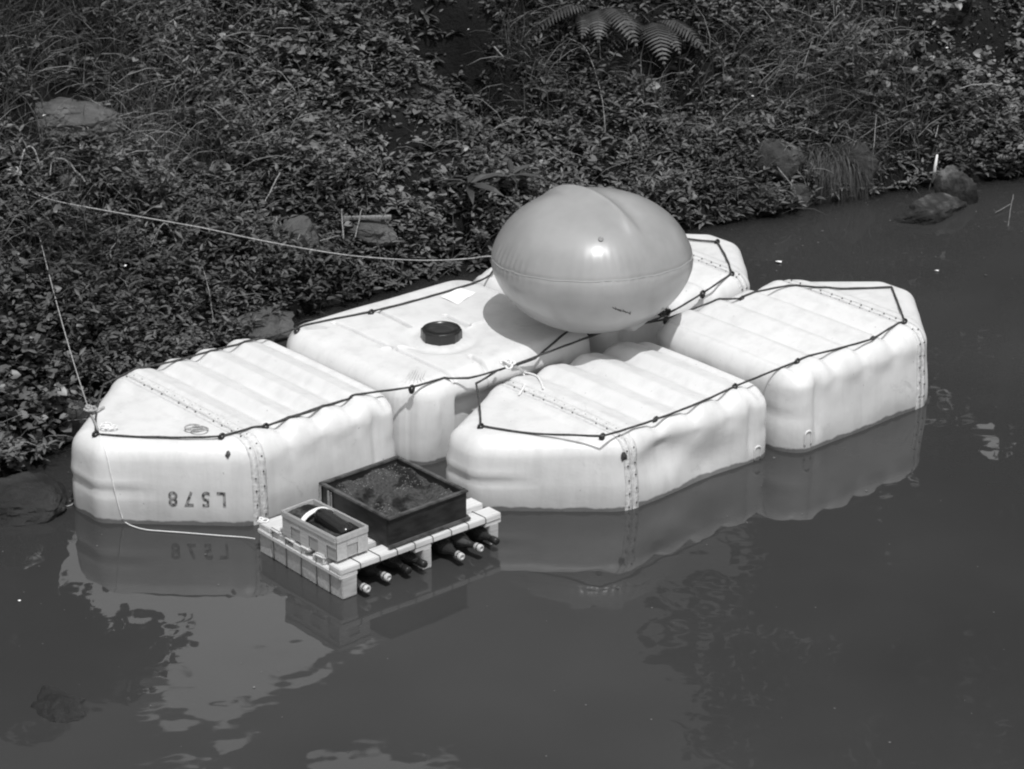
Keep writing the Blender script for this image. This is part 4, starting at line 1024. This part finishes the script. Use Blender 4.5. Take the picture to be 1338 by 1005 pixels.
stick([(745, 78), (765, 92), (780, 130), (788, 165), (790, 192)], .004, 'long arching dry stem below the ferns')
stick([(745, 78), (734, 90), (731, 106)], .0035, 'short bent dry stem joined to the arching one')
stick([(646, 88), (658, 98)], .006, 'short thick pale stick at the lower end of the dark hollow')
stick([(975, 27), (1030, 30), (1060, 42), (1100, 60)], .0035, 'thin curved stem across the grass at the upper right')
stick([(1046, 112), (1060, 72)], .0035, 'upright dry stem in the grass at the upper right')
stick([(985, 200), (1000, 222), (1028, 258), (1036, 268)], .005, 'long thin stick sloping down to the water left of the tussock')
stick([(1142, 172), (1138, 222)], .004, 'thin upright reed right of the tussock')
stick([(1252, 150), (1312, 146)], .004, 'thin dark stem across the leaves at the right', M_STEM)
stick([(238, 350), (222, 315), (212, 318), (200, 345)], .0045, 'bent pale twig arching over the small upright stone')
stick([(150, 362), (148, 348), (155, 338)], .004, 'short upright twig left of the small upright stone')
stick([(144, 428), (178, 450)], .0035, 'pale twig sloping down above the left pontoon')
stick([(242, 430), (262, 458)], .0045, 'pale stick ending at the back edge of the left pontoon')
stick([(266, 365), (276, 405), (282, 445)], .004, 'thin vertical stem above the left pontoon beside the gap')
stick([(80, 172), (118, 165)], .003, 'thin straight pale twig along the foot of the flat stone')
stick([(238, 352), (260, 300)], .003, 'faint leaning stalk right of the small upright stone')
stick([(560, 375), (600, 350), (615, 330)], .004, 'dark thin branch rising behind the middle tank', M_STEM, .06)
stick([(1322, 250, .0), (1318, 270, .0), (1315, 292, .0)], .003, 'thin stalk standing in the water at the right edge')
stick([(1298, 276, .01), (1318, 268, .02)], .003, 'short twig floating by the stalk at the right edge')
pk = on_bank(480, 297); pl = box('plank', 0, 0, 0, .26, .03, .02, M_DRY, None, .003, rz=.05, jit=.003); pl.location = pk+Vector((0, -.05, .06)); tag(pl, 'short weathered plank on the bank beneath the mooring cord', 'plank')
sp_ = on_bank(1218, 235); st = tube('marker_stake', [(0, 0, -.03), (.004, 0, .06), (.012, 0, .14)], [.011, .010, .006], M_LEAFLIT, None, 8); st.location = sp_+Vector((0, -.05, 0)); tag(st, 'small white stake standing at the waterline on the right', 'stake')
stick([(1218, 212), (1222, 196)], .004, 'thin dry stem above the white stake', lift=.16)
# ---- bits of litter
def scrap(p, s, label, name='scrap', cat_='litter', m=M_LEAFLIT, grp='white scraps on the bank'):
    V = [Vector((s*math.cos(a)*random.uniform(.6, 1.1), s*.7*math.sin(a)*random.uniform(.6, 1.1), random.uniform(0, s*.4))) for a in np.linspace(0, 5.4, 6)]+[Vector((0, 0, s*.5))]
    o = mesh(name, V, [(i, (i+1) % 6, 6) for i in range(6)], m); o.location = p; return tag(o, label, cat_, grp)
scrap(on_bank(60, 186, .13), .014, 'white scrap on the bank below the flat stone')
scrap(on_bank(727, 18, .13), .014, 'white scrap at the top of the bank left of the ferns')
scrap(on_bank(982, 163, .15), .012, 'white petal on the bank left of the upper right grass')
scrap(on_bank(979, 147, .15), .009, 'smaller white petal just above the other petal')
scrap(on_bank(165, 380, .12), .014, 'white scrap above the left pontoon')
scrap(on_bank(127, 416, .12), .011, 'small pale scrap low on the bank left of the sloping twig')
scrap(on_bank(1235, 96, .15), .012, 'pale scrap among the round leaves at the right')
scrap(on_bank(612, 72, .1), .009, 'pale speck in the dark hollow')
scrap(at(1017, 343, .004), .022, 'pale leaf floating on the water behind the right pontoon', 'floating_leaf', 'leaf', grp='leaves floating on the water')
scrap(at(1224, 354, .004), .013, 'small white leaf floating on the water far right', 'floating_leaf', 'leaf', grp='leaves floating on the water')
scrap(at(1288, 360, .004), .012, 'greyish leaf floating nearest the right edge', 'floating_leaf', 'leaf', M_ROCKL, 'leaves floating on the water')
scrap(at(807, 768, .004), .010, 'small dark leaf floating in front of the front pontoon', 'floating_leaf', 'leaf', M_ROCKL, 'leaves floating on the water')
scrap(at(25, 785, .004), .008, 'tiny pale leaf floating at the lower left', 'floating_leaf', 'leaf', grp='leaves floating on the water')

sp = []
for _ in range(520):
    u_ = rng.uniform(4.6, 12.5); v_ = rng.uniform(5.2, 10.2) if rng.random() < .6 else shore(u_)-abs(rng.normal(0, .5))
    if v_ > shore(u_)-.05: continue
    x_, y_ = uv2(u_, float(v_))
    if surf_z(x_, y_) is not None or (5.7 < u_ < 6.8 and 7.6 < v_ < 8.4): continue
    r_ = abs(rng.normal(0, .0022))+.0012; a_0 = rng.uniform(0, 6); st_ = rng.uniform(.4, 1)
    vs = [Vector((x_+r_*math.cos(a_0+q*math.pi/2.5), y_+r_*st_*math.sin(a_0+q*math.pi/2.5)*1.6, .0022)) for q in range(5)]
    sp.append((vs, [(0, 1, 2, 3, 4)]))
V, F = join_data(sp); tag(mesh('floating_specks', V, F, mat('pale_speck', .3, .7, .3, b_rope(.05, .2))), 'tiny specks of debris floating all over the dark water', 'debris', kind='stuff')

# ------------------------------------------------------------------ trees behind the bank (seen mirrored in the water)
def tree(x, y, H, R, label, n=5200, seed=0, limbs=(), leaf=.13, low=.25):
    rr = np.random.default_rng(seed); z0 = float(ground_z(x, y)); r = thing('tree', label, 'tree', (x, y, z0), 0, 'trees behind the bank')
    parts = [tube_data([Vector((0, 0, -.2)), Vector((.05, .03, H*.3)), Vector((-.05, 0, H*.6)), Vector((0, 0, H*.9))], [.11, .09, .06, .02], 8)]; cl = []
    for i in range(12):
        t = rr.uniform(.3, .9); a = rr.uniform(0, 6.28); Ln = R*rr.uniform(.6, 1.05)*(1.15-t*.5); s = Vector((0, 0, H*t)); e = s+Vector((math.cos(a)*Ln, math.sin(a)*Ln, Ln*.35)); m_ = s.lerp(e, .5)+Vector((0, 0, .1))
        parts.append(tube_data([s, m_, e], [.04, .025, .008], 5)); cl += [(e, .42*R), (m_, .32*R)]
    for L in limbs:
        P = [Vector(p) for p in L]; parts.append(tube_data(smoothpath(P, 5), [.035*(1-.8*i/(5*(len(P)-1))) for i in range(5*(len(P)-1)+1)], 5)); cl += [(p, .22) for p in P[2:]]
    V, F = join_data(parts); mesh('trunk', V, F, M_BARK, r, True)
    c = np.array([list(p) for p, _ in cl]); s = np.array([q for _, q in cl]); wt = s**1.6; idx = rr.choice(len(c), n, p=wt/wt.sum())
    d = rr.normal(size=(n, 3)); d /= np.linalg.norm(d, axis=1)[:, None]; pos = c[idx]+d*(s[idx]*rr.uniform(.2, 1, n)**.5)[:, None]*np.array([1, 1, .7])
    V, F = place(broad_proto(), pos, rr.uniform(0, 6.28, n), rr.uniform(-.6, .6, n), rr.normal(0, .5, n), leaf*rr.uniform(.6, 1.3, n))
    tag(fastmesh('crown', V, F, M_LEAF, r), kind='stuff')
tree(2.8, 19.2, 4.0, 1.5, 'bushy tree behind the right end of the bank', seed=2)
tree(4.6, 19.3, 5.2, 2.1, 'broad tree between the two bushy trees behind the right bank', seed=7)
tree(2.6, 18.6, 1.5, .75, 'low round bush behind the right bank, nearest the middle', seed=11, leaf=.09)
tree(3.7, 18.5, 1.7, .85, 'low bush on the crest of the right bank between the other two low bushes', seed=12, leaf=.09)
tree(4.8, 18.6, 1.7, .85, 'low round bush on the crest of the right bank, furthest right', seed=13, leaf=.09)
tree(6.2, 19.5, 4.0, 1.7, 'taller tree behind the bank beyond the right edge', seed=3)
tree(-3.0, 15.6, 1.6, .72, 'small bushy tree behind the left end of the bank', seed=4, leaf=.08)
tree(-4.2, 15.4, 2.0, .9, 'round bushy tree beside the smallest tree behind the left bank', seed=8, leaf=.09)
tree(-6.0, 14.5, 3.5, 1.6, 'bushy tree further left behind the bank', seed=5)
